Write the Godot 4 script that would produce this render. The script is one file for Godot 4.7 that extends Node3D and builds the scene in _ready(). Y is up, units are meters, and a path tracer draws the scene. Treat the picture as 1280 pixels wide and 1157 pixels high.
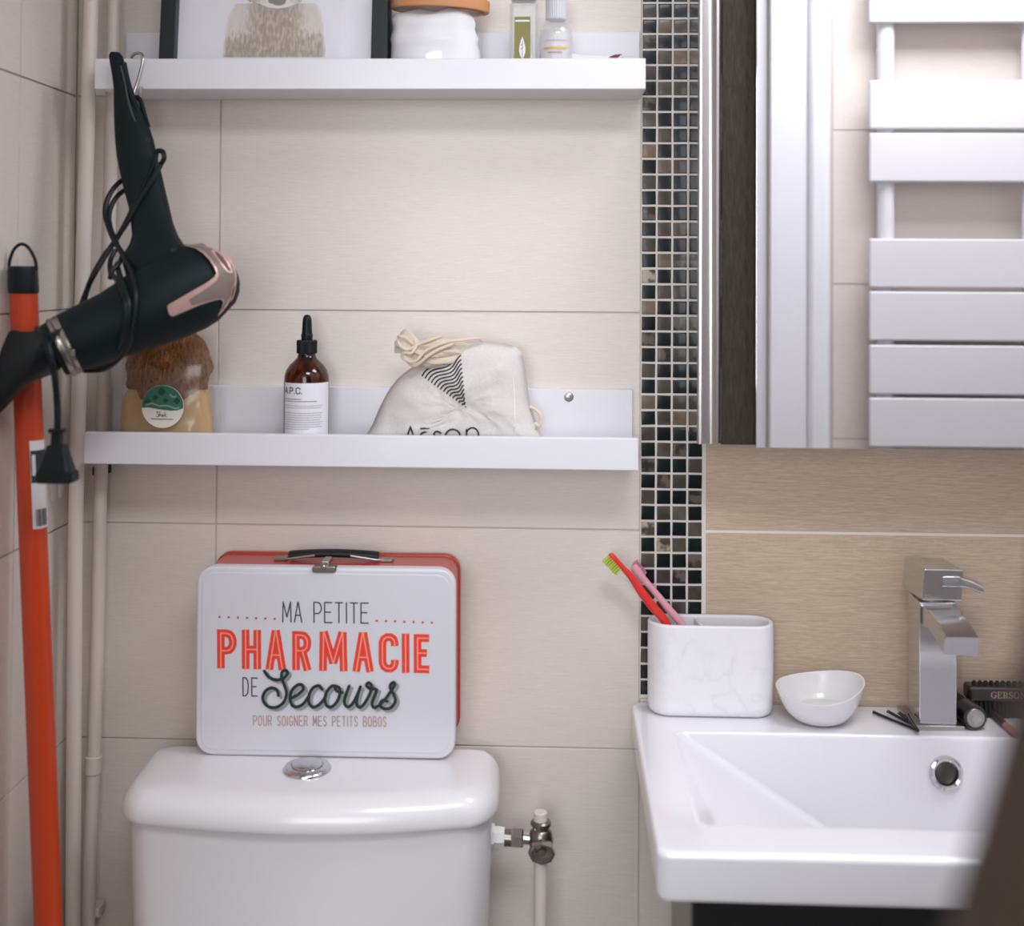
extends Node3D
# A narrow bathroom seen through its doorway. Back wall at z = 0, room towards +z, floor at y = 0, metres.

const EYE := Vector3(0.0, 1.43, 1.65)
const FPX := 1490.0
const PPY := 304.7
const TILT := Vector3(0.02199, 0.03921, 0.006013)
const XL := -0.68          # left wall
const XR := 1.12           # right wall
const ZO := 0.93           # inner face of the wall with the door
const ROOF := 2.26

var M := {}
var rng := RandomNumberGenerator.new()
var n1 := FastNoiseLite.new()

# ------------------------------------------------------------------ measuring: a point seen in the photograph, on a plane of known depth / height
func ray(x: float, y: float) -> Vector3:
	return Basis.from_euler(TILT) * Vector3((x - 640.0) / FPX, -(y - PPY) / FPX, -1.0)
func at(x: float, y: float, z: float) -> Vector3:
	var d := ray(x, y)
	return EYE + d * ((z - EYE.z) / d.z)
func on_y(x: float, y: float, h: float) -> Vector3:
	var d := ray(x, y)
	return EYE + d * ((h - EYE.y) / d.y)

# ------------------------------------------------------------------ mesh builder: triangle soup, normals with a crease angle
class MB:
	var v := PackedVector3Array()
	var uv := PackedVector2Array()
	var has_uv := false
	func tri(a: Vector3, b: Vector3, c: Vector3) -> void:   # counter-clockwise seen from outside
		v.append(a); v.append(c); v.append(b)
		if has_uv:
			for i in 3: uv.append(Vector2.ZERO)
	func quad(a: Vector3, b: Vector3, c: Vector3, d: Vector3) -> void:
		tri(a, b, c); tri(a, c, d)
	func rbox(c: Vector3, s: Vector3, r := 0.0, seg := 2) -> MB:
		var h := s * 0.5
		r = minf(r, minf(h.x, minf(h.y, h.z)) * 0.999)
		for axis in 3:
			var u := (axis + 1) % 3
			var w := (axis + 2) % 3
			var cu := ticks(h[u], r, seg)
			var cw := ticks(h[w], r, seg)
			for sg in [-1.0, 1.0]:
				var g := []
				for a in cu:
					var row := []
					for b in cw:
						var p := Vector3.ZERO
						p[axis] = h[axis] * sg; p[u] = a; p[w] = b
						if r > 0.0:
							var q := Vector3(clampf(p.x, -h.x + r, h.x - r), clampf(p.y, -h.y + r, h.y - r), clampf(p.z, -h.z + r, h.z - r))
							p = q + (p - q).normalized() * r
						row.append(p + c)
					g.append(row)
				for i in cu.size() - 1:
					for j in cw.size() - 1:
						if sg > 0: quad(g[i][j], g[i + 1][j], g[i + 1][j + 1], g[i][j + 1])
						else: quad(g[i][j], g[i][j + 1], g[i + 1][j + 1], g[i + 1][j])
		return self
	static func ticks(h: float, r: float, seg: int) -> Array:
		if r <= 0.0: return [-h, h]
		var o := []
		for k in seg + 1: o.append(-h + r - r * tan(PI / 4.0 * (1.0 - float(k) / seg)))
		for k in seg + 1: o.append(h - r + r * tan(PI / 4.0 * float(k) / seg))
		return o
	func loft(rings: Array, cap0 := true, cap1 := true, closed := true) -> MB:
		var n: int = rings[0].size()
		for i in rings.size() - 1:
			for j in (n if closed else n - 1):
				var k := (j + 1) % n
				quad(rings[i][j], rings[i][k], rings[i + 1][k], rings[i + 1][j])
		if cap0: fan(rings[0], true)
		if cap1: fan(rings[-1], false)
		return self
	func fan(ring: Array, flip: bool) -> void:
		var c := Vector3.ZERO
		for p in ring: c += p
		c /= ring.size()
		for j in ring.size():
			var k := (j + 1) % ring.size()
			if flip: tri(c, ring[k], ring[j])
			else: tri(c, ring[j], ring[k])
	func tube(pts: Array, r, n := 10, closed := false, flat := 1.0) -> MB:
		var rings := []
		var up := Vector3.ZERO
		var m := pts.size()
		for i in m:
			var a: Vector3 = pts[(i - 1 + m) % m] if (i > 0 or closed) else pts[i]
			var b: Vector3 = pts[(i + 1) % m] if (i < m - 1 or closed) else pts[i]
			var t := (b - a).normalized()
			if i == 0:
				up = t.cross(Vector3(0, 0, 1) if absf(t.z) < 0.8 else Vector3(1, 0, 0)).normalized()
			up = (up - t * up.dot(t)).normalized()
			var sd := t.cross(up)
			var rr: float = r[i] if r is Array else r
			var ring := []
			for k in n:
				var an := TAU * k / n
				ring.append(pts[i] + up * cos(an) * rr + sd * sin(an) * rr * flat)
			rings.append(ring)
		if closed:
			# meet the first ring at the nearest turn
			var best := 0
			var bd := 1e9
			for s in n:
				var d: float = rings[0][s].distance_to(rings[-1][0])
				if d < bd: bd = d; best = s
			var last := []
			for k in n: last.append(rings[0][(k + best) % n])
			rings.append(last)
			return loft(rings, false, false)
		return loft(rings)
	func lathe(prof: Array, n := 32, xf := Transform3D()) -> MB:   # (radius, height) from bottom to top, outside
		var rings := []
		for p in prof:
			var ring := []
			for k in n:
				var an := -TAU * k / n
				ring.append(xf * Vector3(cos(an) * p.x, p.y, sin(an) * p.x))
			rings.append(ring)
		return loft(rings, prof[0].x > 1e-5, prof[-1].x > 1e-5)
	func plate(poly: Array, z0: float, z1: float, bevel: float) -> MB:   # outline in x-y (counter-clockwise), thickness along z, front edge rounded
		var back := []
		var mid := []
		for p in poly:
			back.append(Vector3(p.x, p.y, z0)); mid.append(Vector3(p.x, p.y, z1 - bevel))
		var rings := [back, mid]
		if bevel > 0.0:
			for s in [0.35, 0.75, 1.0]:
				var ins := inset(poly, bevel * (1.0 - sqrt(1.0 - s * s)) if s < 1.0 else bevel)
				var ring := []
				for p in ins: ring.append(Vector3(p.x, p.y, z1 - bevel + bevel * s))
				rings.append(ring)
		loft(rings, false, false)
		for e in [rings[0], rings[-1]]:
			var pp := PackedVector2Array()
			for p in e: pp.append(Vector2(p.x, p.y))
			var idx := Geometry2D.triangulate_polygon(pp)
			for i in range(0, idx.size(), 3):
				var a: Vector3 = e[idx[i]]
				var b: Vector3 = e[idx[i + 1]]
				var c: Vector3 = e[idx[i + 2]]
				var ccw := (b - a).cross(c - a).z > 0.0
				if ccw == (e == rings[-1]): tri(a, b, c)
				else: tri(a, c, b)
		return self
	static func inset(poly: Array, d: float) -> Array:
		var o := []
		var n := poly.size()
		for i in n:
			var a: Vector2 = poly[(i - 1 + n) % n]
			var p: Vector2 = poly[i]
			var b: Vector2 = poly[(i + 1) % n]
			var e1 := (p - a).normalized()
			var e2 := (b - p).normalized()
			var nn := Vector2(-e1.y - e2.y, e1.x + e2.x).normalized()
			o.append(p + nn * d / maxf(0.4, nn.dot(Vector2(-e1.y, e1.x))))
		return o
	func patch(poly: Array, fn: Callable, step: float) -> MB:   # a flat outline laid on a surface by fn(Vector2) -> Vector3
		var pp := PackedVector2Array()
		for p in poly: pp.append(p)
		var r := Rect2(pp[0], Vector2.ZERO)
		for p in pp: r = r.expand(p)
		for i in int(ceil(r.size.x / step)):
			for j in int(ceil(r.size.y / step)):
				var o := r.position + Vector2(i, j) * step
				var cell := PackedVector2Array([o, o + Vector2(step, 0), o + Vector2(step, step), o + Vector2(0, step)])
				for piece in Geometry2D.intersect_polygons(pp, cell):
					var idx := Geometry2D.triangulate_polygon(piece)
					for k in range(0, idx.size(), 3):
						tri_to(fn, piece[idx[k]], piece[idx[k + 1]], piece[idx[k + 2]])
		return self
	func tri_to(fn: Callable, a: Vector2, b: Vector2, c: Vector2) -> void:
		var pa: Vector3 = fn.call(a)
		var pb: Vector3 = fn.call(b)
		var pc: Vector3 = fn.call(c)
		if (pb - pa).cross(pc - pa).z >= 0.0: tri(pa, pb, pc)
		else: tri(pa, pc, pb)
	func ink(lines: Array, w: float, fn: Callable, step := 1e9, round_ends := true) -> MB:   # pen strokes of width w laid on a surface, each a hair above the one before
		var lift = 0.0
		for l in lines:
			var pts = [l[0]]
			for i in range(1, l.size()):
				var d: float = l[i - 1].distance_to(l[i])
				if d < w * 0.02: continue
				var k = maxi(1, int(ceil(d / step)))
				for q in range(1, k + 1): pts.append(l[i - 1].lerp(l[i], float(q) / k))
			if pts.size() < 2: pts.append(pts[0] + Vector2(w * 0.05, 0))
			var n = pts.size()
			var a = []
			var b = []
			for i in n:
				var e0: Vector2 = (pts[i] - pts[i - 1]).normalized() if i > 0 else (pts[1] - pts[0]).normalized()
				var e1: Vector2 = (pts[i + 1] - pts[i]).normalized() if i < n - 1 else e0
				var m: Vector2 = (e0 + e1)
				m = m.normalized() if m.length() > 0.05 else e0
				var s: Vector2 = m.orthogonal() * w * 0.5 / maxf(0.62, m.dot(e0))
				a.append(pts[i] + s)
				b.append(pts[i] - s)
			for i in n - 1:
				lift += 3e-6
				var up = Vector3(0, 0, lift)
				var q = [fn.call(a[i]) + up, fn.call(b[i]) + up, fn.call(b[i + 1]) + up, fn.call(a[i + 1]) + up]
				face(q[0], q[1], q[2])
				face(q[0], q[2], q[3])
			if not round_ends: continue
			for e in [[0, pts[0] - pts[1]], [n - 1, pts[n - 1] - pts[n - 2]]]:
				var dir: float = e[1].angle()
				var c: Vector2 = pts[e[0]]
				lift += 3e-6
				for k in 6:
					var u = Vector3(0, 0, lift)
					face(fn.call(c) + u, fn.call(c + Vector2.from_angle(dir - PI / 2 + PI * k / 6.0) * w * 0.5) + u, fn.call(c + Vector2.from_angle(dir - PI / 2 + PI * (k + 1) / 6.0) * w * 0.5) + u)
		return self
	func face(a: Vector3, b: Vector3, c: Vector3) -> void:
		if (b - a).cross(c - a).z >= 0.0: tri(a, b, c)
		else: tri(a, c, b)
	func rect_uv(a: Vector3, b: Vector3, c: Vector3, d: Vector3) -> MB:   # a..d from the lower left, counter-clockwise
		has_uv = true
		for i in [[a, Vector2(0, 1)], [c, Vector2(1, 0)], [b, Vector2(1, 1)], [a, Vector2(0, 1)], [d, Vector2(0, 0)], [c, Vector2(1, 0)]]:
			v.append(i[0]); uv.append(i[1])
		return self
	func done(crease := 38.0) -> ArrayMesh:
		var n := v.size()
		var fnorm := PackedVector3Array()
		var at_pos := {}
		for i in range(0, n, 3):
			var fn := (v[i + 2] - v[i]).cross(v[i + 1] - v[i])
			fnorm.append(fn)
			for k in 3:
				var key := Vector3i((v[i + k] * 50000.0).round())
				if at_pos.has(key): at_pos[key].append(i / 3)
				else: at_pos[key] = PackedInt32Array([i / 3])
		var cc := cos(deg_to_rad(crease))
		var norm := PackedVector3Array()
		norm.resize(n)
		for i in n:
			var f := fnorm[i / 3]
			var fu := f.normalized()
			var s := Vector3.ZERO
			for k in at_pos[Vector3i((v[i] * 50000.0).round())]:
				if fnorm[k].normalized().dot(fu) > cc: s += fnorm[k]
			norm[i] = s.normalized() if s.length() > 0.0 else Vector3.UP
		var a := []
		a.resize(Mesh.ARRAY_MAX)
		a[Mesh.ARRAY_VERTEX] = v
		a[Mesh.ARRAY_NORMAL] = norm
		if has_uv: a[Mesh.ARRAY_TEX_UV] = uv
		var m := ArrayMesh.new()
		m.add_surface_from_arrays(Mesh.PRIMITIVE_TRIANGLES, a)
		return m

# ------------------------------------------------------------------ nodes
func part(called: String, mesh, mat: Material, parent: Node, pos := Vector3.ZERO) -> MeshInstance3D:
	var o := MeshInstance3D.new()
	o.name = called
	o.mesh = mesh.done() if mesh is MB else mesh
	o.material_override = mat
	o.position = pos
	parent.add_child(o, true)
	return o
func thing(called: String, label: String, category: String, pos := Vector3.ZERO, group := "") -> Node3D:
	var o := Node3D.new()
	o.name = called
	o.position = pos
	tag(o, label, category, group)
	add_child(o, true)
	return o
func tag(o: Node, label: String, category: String, group := "") -> Node:
	o.set_meta("label", label); o.set_meta("category", category)
	if group != "": o.set_meta("group", group)
	return o
func struct(called: String, mesh, mat: Material) -> MeshInstance3D:
	var o := part(called, mesh, mat, self)
	o.set_meta("kind", "structure")
	return o
func slab(called: String, lo: Vector3, hi: Vector3, mat: Material) -> MeshInstance3D:
	return struct(called, MB.new().rbox((lo + hi) * 0.5, hi - lo), mat)

# ------------------------------------------------------------------ small shape tools
func spl(p: Array, k := 6, closed := false) -> Array:   # Catmull-Rom through 2-D or 3-D points
	var o := []
	var n := p.size()
	for i in (n if closed else n - 1):
		var a = p[(i - 1 + n) % n] if (closed or i > 0) else p[i]
		var b = p[i]
		var c = p[(i + 1) % n]
		var d = p[(i + 2) % n] if (closed or i < n - 2) else c
		for q in k:
			var t := float(q) / k
			o.append(b.cubic_interpolate(c, a, d, t))
	if not closed: o.append(p[-1])
	return o
func rrect(x0: float, x1: float, y0: float, y1: float, r: float, k := 6) -> Array:   # counter-clockwise
	var o := []
	for c in [[x1 - r, y0 + r, -0.5], [x1 - r, y1 - r, 0.0], [x0 + r, y1 - r, 0.5], [x0 + r, y0 + r, 1.0]]:
		for i in k + 1:
			var an: float = PI * (c[2] + 0.5 * i / k)
			o.append(Vector2(c[0] + cos(an) * r, c[1] + sin(an) * r))
	return o
func level(poly: Array, y: float) -> Array:   # outline in x-z laid at height y, turning so that loft() upward faces out
	var o := []
	for i in poly.size():
		var p: Vector2 = poly[poly.size() - 1 - i]
		o.append(Vector3(p.x, y, p.y))
	return o
func rod(a: Vector3, b: Vector3, r: float, n := 16) -> MB:
	var t := (b - a).normalized()
	var e := minf(r * 0.15, 0.001)
	return MB.new().tube([a, a + t * 1e-5, a + t * e, b - t * e, b - t * 1e-5, b], [r - e, r - e, r, r, r - e, r - e], n)
func px3(l: Array) -> Array:   # [x, y, z] photo points to world
	var o := []
	for p in l: o.append(at(p[0], p[1], p[2]))
	return o
func v2(l: Array) -> Array:
	var o := []
	for i in range(0, l.size(), 2): o.append(Vector2(l[i], l[i + 1]))
	return o

# ------------------------------------------------------------------ materials
func mat(c: Color, rough := 0.5, metal := 0.0) -> StandardMaterial3D:
	var m := StandardMaterial3D.new()
	m.albedo_color = c
	m.roughness = rough
	m.metallic = metal
	return m
func hexc(s: String) -> Color:
	return Color.html(s)
func coat(m: StandardMaterial3D, amount := 1.0, rough := 0.05) -> StandardMaterial3D:
	m.clearcoat_enabled = true
	m.clearcoat = amount
	m.clearcoat_roughness = rough
	return m
func pane(c: Color, rough := 0.05) -> StandardMaterial3D:
	var m := mat(c, rough)
	m.transparency = BaseMaterial3D.TRANSPARENCY_ALPHA
	return m
func img_tex(w: int, h: int, fn: Callable) -> ImageTexture:
	var im := Image.create(w, h, false, Image.FORMAT_RGB8)
	for y in h:
		for x in w:
			im.set_pixel(x, y, fn.call(x, y))
	return ImageTexture.create_from_image(im)
func wall_mat(c: Color, contrast: float, k: float) -> StandardMaterial3D:   # fine level strokes, as woven cloth printed into the glaze
	var fine := FastNoiseLite.new()
	fine.seed = 5 + int(k)
	fine.frequency = 1.0
	fine.fractal_octaves = 1
	var w := 512
	var tone := func(x: int, y: int) -> float:
		var a := x * TAU / w
		var b := y * TAU / w
		var s := fine.get_noise_3d(cos(a) * 2.2, sin(a) * 2.2, y * 1.1) * 0.6
		s += fine.get_noise_3d(cos(a) * 0.7 + 40.0, sin(a) * 0.7, y * 0.33) * 0.55
		s += fine.get_noise_3d(cos(a) * 9.0 + 90.0, sin(a) * 9.0, sin(b) * 30.0) * 0.12
		return s
	var t := img_tex(w, w, func(x, y):
		var s: float = 1.0 + tone.call(x, y) * contrast
		return Color(minf(1, s * 0.9), minf(1, s * 0.9), minf(1, s * 0.9)))
	var m := mat(Color(minf(1, c.r / 0.9), minf(1, c.g / 0.9), minf(1, c.b / 0.9)), 0.38)
	m.albedo_texture = t
	m.heightmap_enabled = true
	m.heightmap_texture = t
	m.heightmap_scale = 0.05
	m.uv1_triplanar = true
	m.uv1_world_triplanar = true
	m.uv1_scale = Vector3.ONE * k
	return m

func make_materials() -> void:
	M.grout = mat(hexc("cfc6bb"), 0.9)
	M.grout_dark = mat(hexc("a99e92"), 0.9)
	M.tile = wall_mat(hexc("e5dbd1"), 0.035, 5.0)
	M.tile_b = wall_mat(hexc("e4dad0"), 0.038, 5.1)
	M.beige = wall_mat(hexc("cbb79f"), 0.12, 4.0)
	M.white = mat(hexc("e4e2e6"), 0.35)
	M.pipe_paint = mat(hexc("ddd2c8"), 0.4)
	M.white_paint = mat(hexc("dedbdc"), 0.45)
	M.hall_paint = mat(hexc("c2b8a8"), 0.8)
	M.lacquer = mat(hexc("e6e4e8"), 0.3)
	M.ceramic = coat(mat(hexc("e6e3e4"), 0.35), 0.7, 0.14)
	M.sinkceramic = coat(mat(hexc("ebe9ee"), 0.25), 1.0, 0.08)
	M.chrome = mat(hexc("cfcfd0"), 0.14, 1.0)
	M.steel = mat(hexc("b9b4b0"), 0.3, 1.0)
	M.nickel = mat(hexc("8f8a80"), 0.32, 1.0)
	M.alu = mat(hexc("b5b0ad"), 0.28, 1.0)
	M.mirror = mat(hexc("f2f2f4"), 0.0, 1.0)
	M.black = mat(hexc("0e1819"), 0.55)
	M.dryer = mat(hexc("101d1f"), 0.55)
	M.rubber = mat(hexc("0f1a1d"), 0.38)
	M.taupe = mat(hexc("7f7066"), 0.45)
	M.rose = mat(hexc("cda79a"), 0.35, 0.3)
	M.orange = coat(mat(hexc("c63c08"), 0.45), 0.2, 0.3)
	M.red = coat(mat(hexc("bd3a27"), 0.4), 0.4, 0.2)
	M.redink = mat(hexc("ee4029"), 0.6)
	M.pinkink = mat(hexc("ff9a86"), 0.6)
	M.darkink = mat(hexc("15282b"), 0.6)
	M.greyink = mat(hexc("8f9590"), 0.6)
	M.brownink = mat(hexc("b9877c"), 0.6)
	M.text = mat(hexc("23282a"), 0.7)
	M.palegrey = mat(hexc("a7a39f"), 0.7)
	M.tin = coat(mat(hexc("d9d8de"), 0.4), 0.3, 0.25)
	M.paper = mat(hexc("e9e7ec"), 0.7)
	M.amber = mat(hexc("6b3413"), 0.05)
	M.amber.refraction_enabled = true
	M.amber.refraction_scale = 0.05
	M.amber.albedo_color = Color(0.42, 0.17, 0.05, 0.12)
	M.liquid = mat(hexc("2a1206"), 0.15)
	M.glass = pane(Color(0.93, 0.94, 0.95, 0.06), 0.02)
	M.clearplastic = pane(Color(0.93, 0.94, 0.95, 0.10), 0.06)
	M.film = pane(Color(0.95, 0.92, 0.88, 0.06), 0.2)
	M.wood_dark = mat(hexc("3a332b"), 0.5)
	var grain := FastNoiseLite.new()
	grain.seed = 11
	M.wood_dark.albedo_color = Color.WHITE
	M.wood_dark.metallic_specular = 0.2
	M.dryer.metallic_specular = 0.3
	M.rubber.metallic_specular = 0.35
	M.wood_dark.albedo_texture = img_tex(256, 256, func(x, y):
		var g := grain.get_noise_2d(x * 22.0, y * 1.4) * 0.5 + grain.get_noise_2d(x * 70.0 + 300.0, y * 4.0) * 0.35
		return hexc("4a4137").lerp(hexc("2a2520"), clampf(0.45 + g, 0.0, 1.0)))
	M.wood_dark.uv1_triplanar = true
	M.wood_dark.uv1_world_triplanar = true
	M.wood_dark.uv1_scale = Vector3.ONE * 6.0
	M.wood = mat(hexc("c98a5a"), 0.55)
	M.brushwood = coat(mat(hexc("2e211d"), 0.4), 0.4, 0.2)
	M.bristle = mat(hexc("14110f"), 0.8)
	# cloths
	var weave := img_tex(128, 128, func(x, y):
		var s := 0.9 + 0.04 * sin(x * TAU / 4.0) * sin(y * TAU / 4.0) + 0.06 * grain.get_noise_2d(x * 9.0, y * 30.0)
		return Color(s, s, s))
	M.linen = mat(hexc("f3ece6"), 0.95)
	M.linen.albedo_texture = weave
	M.linen.heightmap_enabled = true
	M.linen.heightmap_texture = weave
	M.linen.heightmap_scale = 0.06
	M.linen.uv1_triplanar = true
	M.linen.uv1_scale = Vector3.ONE * 16.0
	M.neckcloth = mat(hexc("efdfcb"), 0.95)
	M.neckcloth.albedo_texture = weave
	M.neckcloth.uv1_triplanar = true
	M.neckcloth.uv1_scale = Vector3.ONE * 16.0
	M.cord = mat(hexc("e0cfb9"), 0.9)
	M.cotton = mat(hexc("eceaec"), 0.95)
	# veined stone resin
	var vein := FastNoiseLite.new()
	vein.seed = 3
	vein.fractal_octaves = 4
	M.marble = mat(Color.WHITE, 0.4)
	M.marble.albedo_texture = img_tex(256, 256, func(x, y):
		var a = x * TAU / 256.0
		var b = y * TAU / 256.0
		var s := vein.get_noise_3d(cos(a) * 60.0 + 40.0, sin(a) * 60.0, cos(b) * 60.0) + 0.5 * vein.get_noise_3d(sin(b) * 90.0, cos(a) * 90.0 + 500.0, sin(a) * 90.0)
		var l := pow(clampf(1.0 - absf(s) * 4.0, 0.0, 1.0), 2.0) * clampf(0.6 + 1.6 * vein.get_noise_2d(cos(a) * 50.0 + 900.0, sin(b) * 50.0), 0.0, 1.0)
		return hexc("eeecee").lerp(hexc("a9a6a8"), l * 0.13))
	M.marble.uv1_triplanar = true
	M.marble.uv1_scale = Vector3.ONE * 5.0
	M.marble.uv1_offset = Vector3(0.37, 0.11, 0.2)
	# mosaic stones
	var mott := FastNoiseLite.new()
	mott.seed = 21
	var pals := {"K": ["15201f", "0c1516"], "L": ["222a28", "171e1d"], "G": ["5c544a", "443e37"], "H": ["6d6459", "554d44"], "T": ["82715c", "6a5a48"], "M": ["6a6054", "332f2b"], "W": ["b9ab98", "4a423a"]}
	for k in pals:
		var a: Color = hexc(pals[k][0])
		var b: Color = hexc(pals[k][1])
		var f: float = 5.0 if k in ["M", "W"] else 2.0
		var m := mat(Color.WHITE, 0.3)
		m.metallic_specular = 0.3
		m.albedo_texture = img_tex(96, 96, func(x, y):
			var s := mott.get_noise_2d(x * f, y * f) * (2.6 if k in ["M", "W"] else 1.2) + 0.5
			return a.lerp(b, clampf(s, 0.0, 1.0)))
		m.uv1_triplanar = true
		m.uv1_world_triplanar = true
		m.uv1_scale = Vector3.ONE * 9.0
		coat(m, 0.22, 0.1)
		M["mosaic_" + k] = m

# ------------------------------------------------------------------ everything
func _ready() -> void:
	rng.seed = 7
	n1.seed = 4
	n1.frequency = 1.0
	# camera
	var cam := Camera3D.new()
	cam.name = "camera"
	cam.position = EYE
	cam.rotation = TILT
	cam.near = 0.05
	cam.far = 20.0
	cam.projection = Camera3D.PROJECTION_FRUSTUM
	cam.size = 0.05 * 1157.0 / FPX
	cam.frustum_offset = Vector2(0.0, -0.05 * (578.5 - PPY) / FPX)
	var lens := CameraAttributesPhysical.new()
	lens.frustum_focal_length = 50.0
	lens.exposure_aperture = 3.0
	lens.frustum_focus_distance = 1.72
	cam.attributes = lens
	add_child(cam)
	cam.current = true
	# surroundings and exposure
	var we := WorldEnvironment.new()
	we.name = "surroundings"
	var e := Environment.new()
	e.background_mode = Environment.BG_COLOR
	e.background_color = Color(0.55, 0.56, 0.6)
	e.tonemap_mode = Environment.TONE_MAPPER_LINEAR
	e.tonemap_exposure = 0.85
	e.sdfgi_enabled = true
	e.ssao_enabled = true
	e.ssil_enabled = true
	we.environment = e
	add_child(we)
	# the two large lights: the bathroom's ceiling panel and the hall's ceiling panel by the door
	area("bathroom_light", Vector3(0.66, ROOF - 0.035, 0.52), Vector2(0.5, 0.36), Color(0.95, 0.965, 1.0), 1.08)
	area("hall_light", Vector3(0.15, ROOF - 0.035, 1.35), Vector2(0.6, 0.4), Color(0.95, 0.965, 1.0), 1.4)
	area("hall_window_light", Vector3(-0.42, 1.6, 2.975), Vector2(1.1, 1.2), Color(0.955, 0.97, 1.0), 2.65, 0.0)
	make_materials()
	build_room()
	build_mirror_cabinet()
	build_shelves()
	build_toilet()
	build_sink()
	build_pipes()
	build_upper_things()
	build_lower_things()
	build_tin()
	build_basin_things()
	build_pole()
	build_dryer()
	build_person()

func area(called: String, p: Vector3, s: Vector2, c: Color, energy: float, pitch := -90.0) -> void:
	var l := AreaLight3D.new()
	l.name = called
	l.area_size = s
	l.position = p
	l.rotation_degrees = Vector3(pitch, 0, 0)
	l.light_color = c
	l.light_energy = energy
	l.shadow_enabled = true
	l.area_range = 6.0
	l.area_attenuation = 2.0
	add_child(l)

# ------------------------------------------------------------------ the room
var tile_cache := {}
func tile_mesh(w: float, h: float, t := 0.0022, b := 0.0009, dome := 0.0) -> ArrayMesh:
	var key := "%.4f %.4f %.4f" % [w, h, dome]
	if not tile_cache.has(key):
		var m := MB.new()
		var rings := []
		for r in [[0.0, 0.0], [0.0, t - b], [b * 0.4, t - b * 0.3], [b * 1.4, t]]:
			var ring := []
			for c in [[-1, -1], [1, -1], [1, 1], [-1, 1]]:
				ring.append(Vector3(c[0] * (w / 2 - r[0]), c[1] * (h / 2 - r[0]), r[1]))
			rings.append(ring)
		m.loft(rings, false, false)
		var last: Array = rings[-1]
		var mid := Vector3(0, 0, t + dome)
		for i in 4: m.tri(mid, last[i], last[(i + 1) % 4])
		tile_cache[key] = m.done(75.0 if dome > 0 else 30.0)
	return tile_cache[key]

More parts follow.
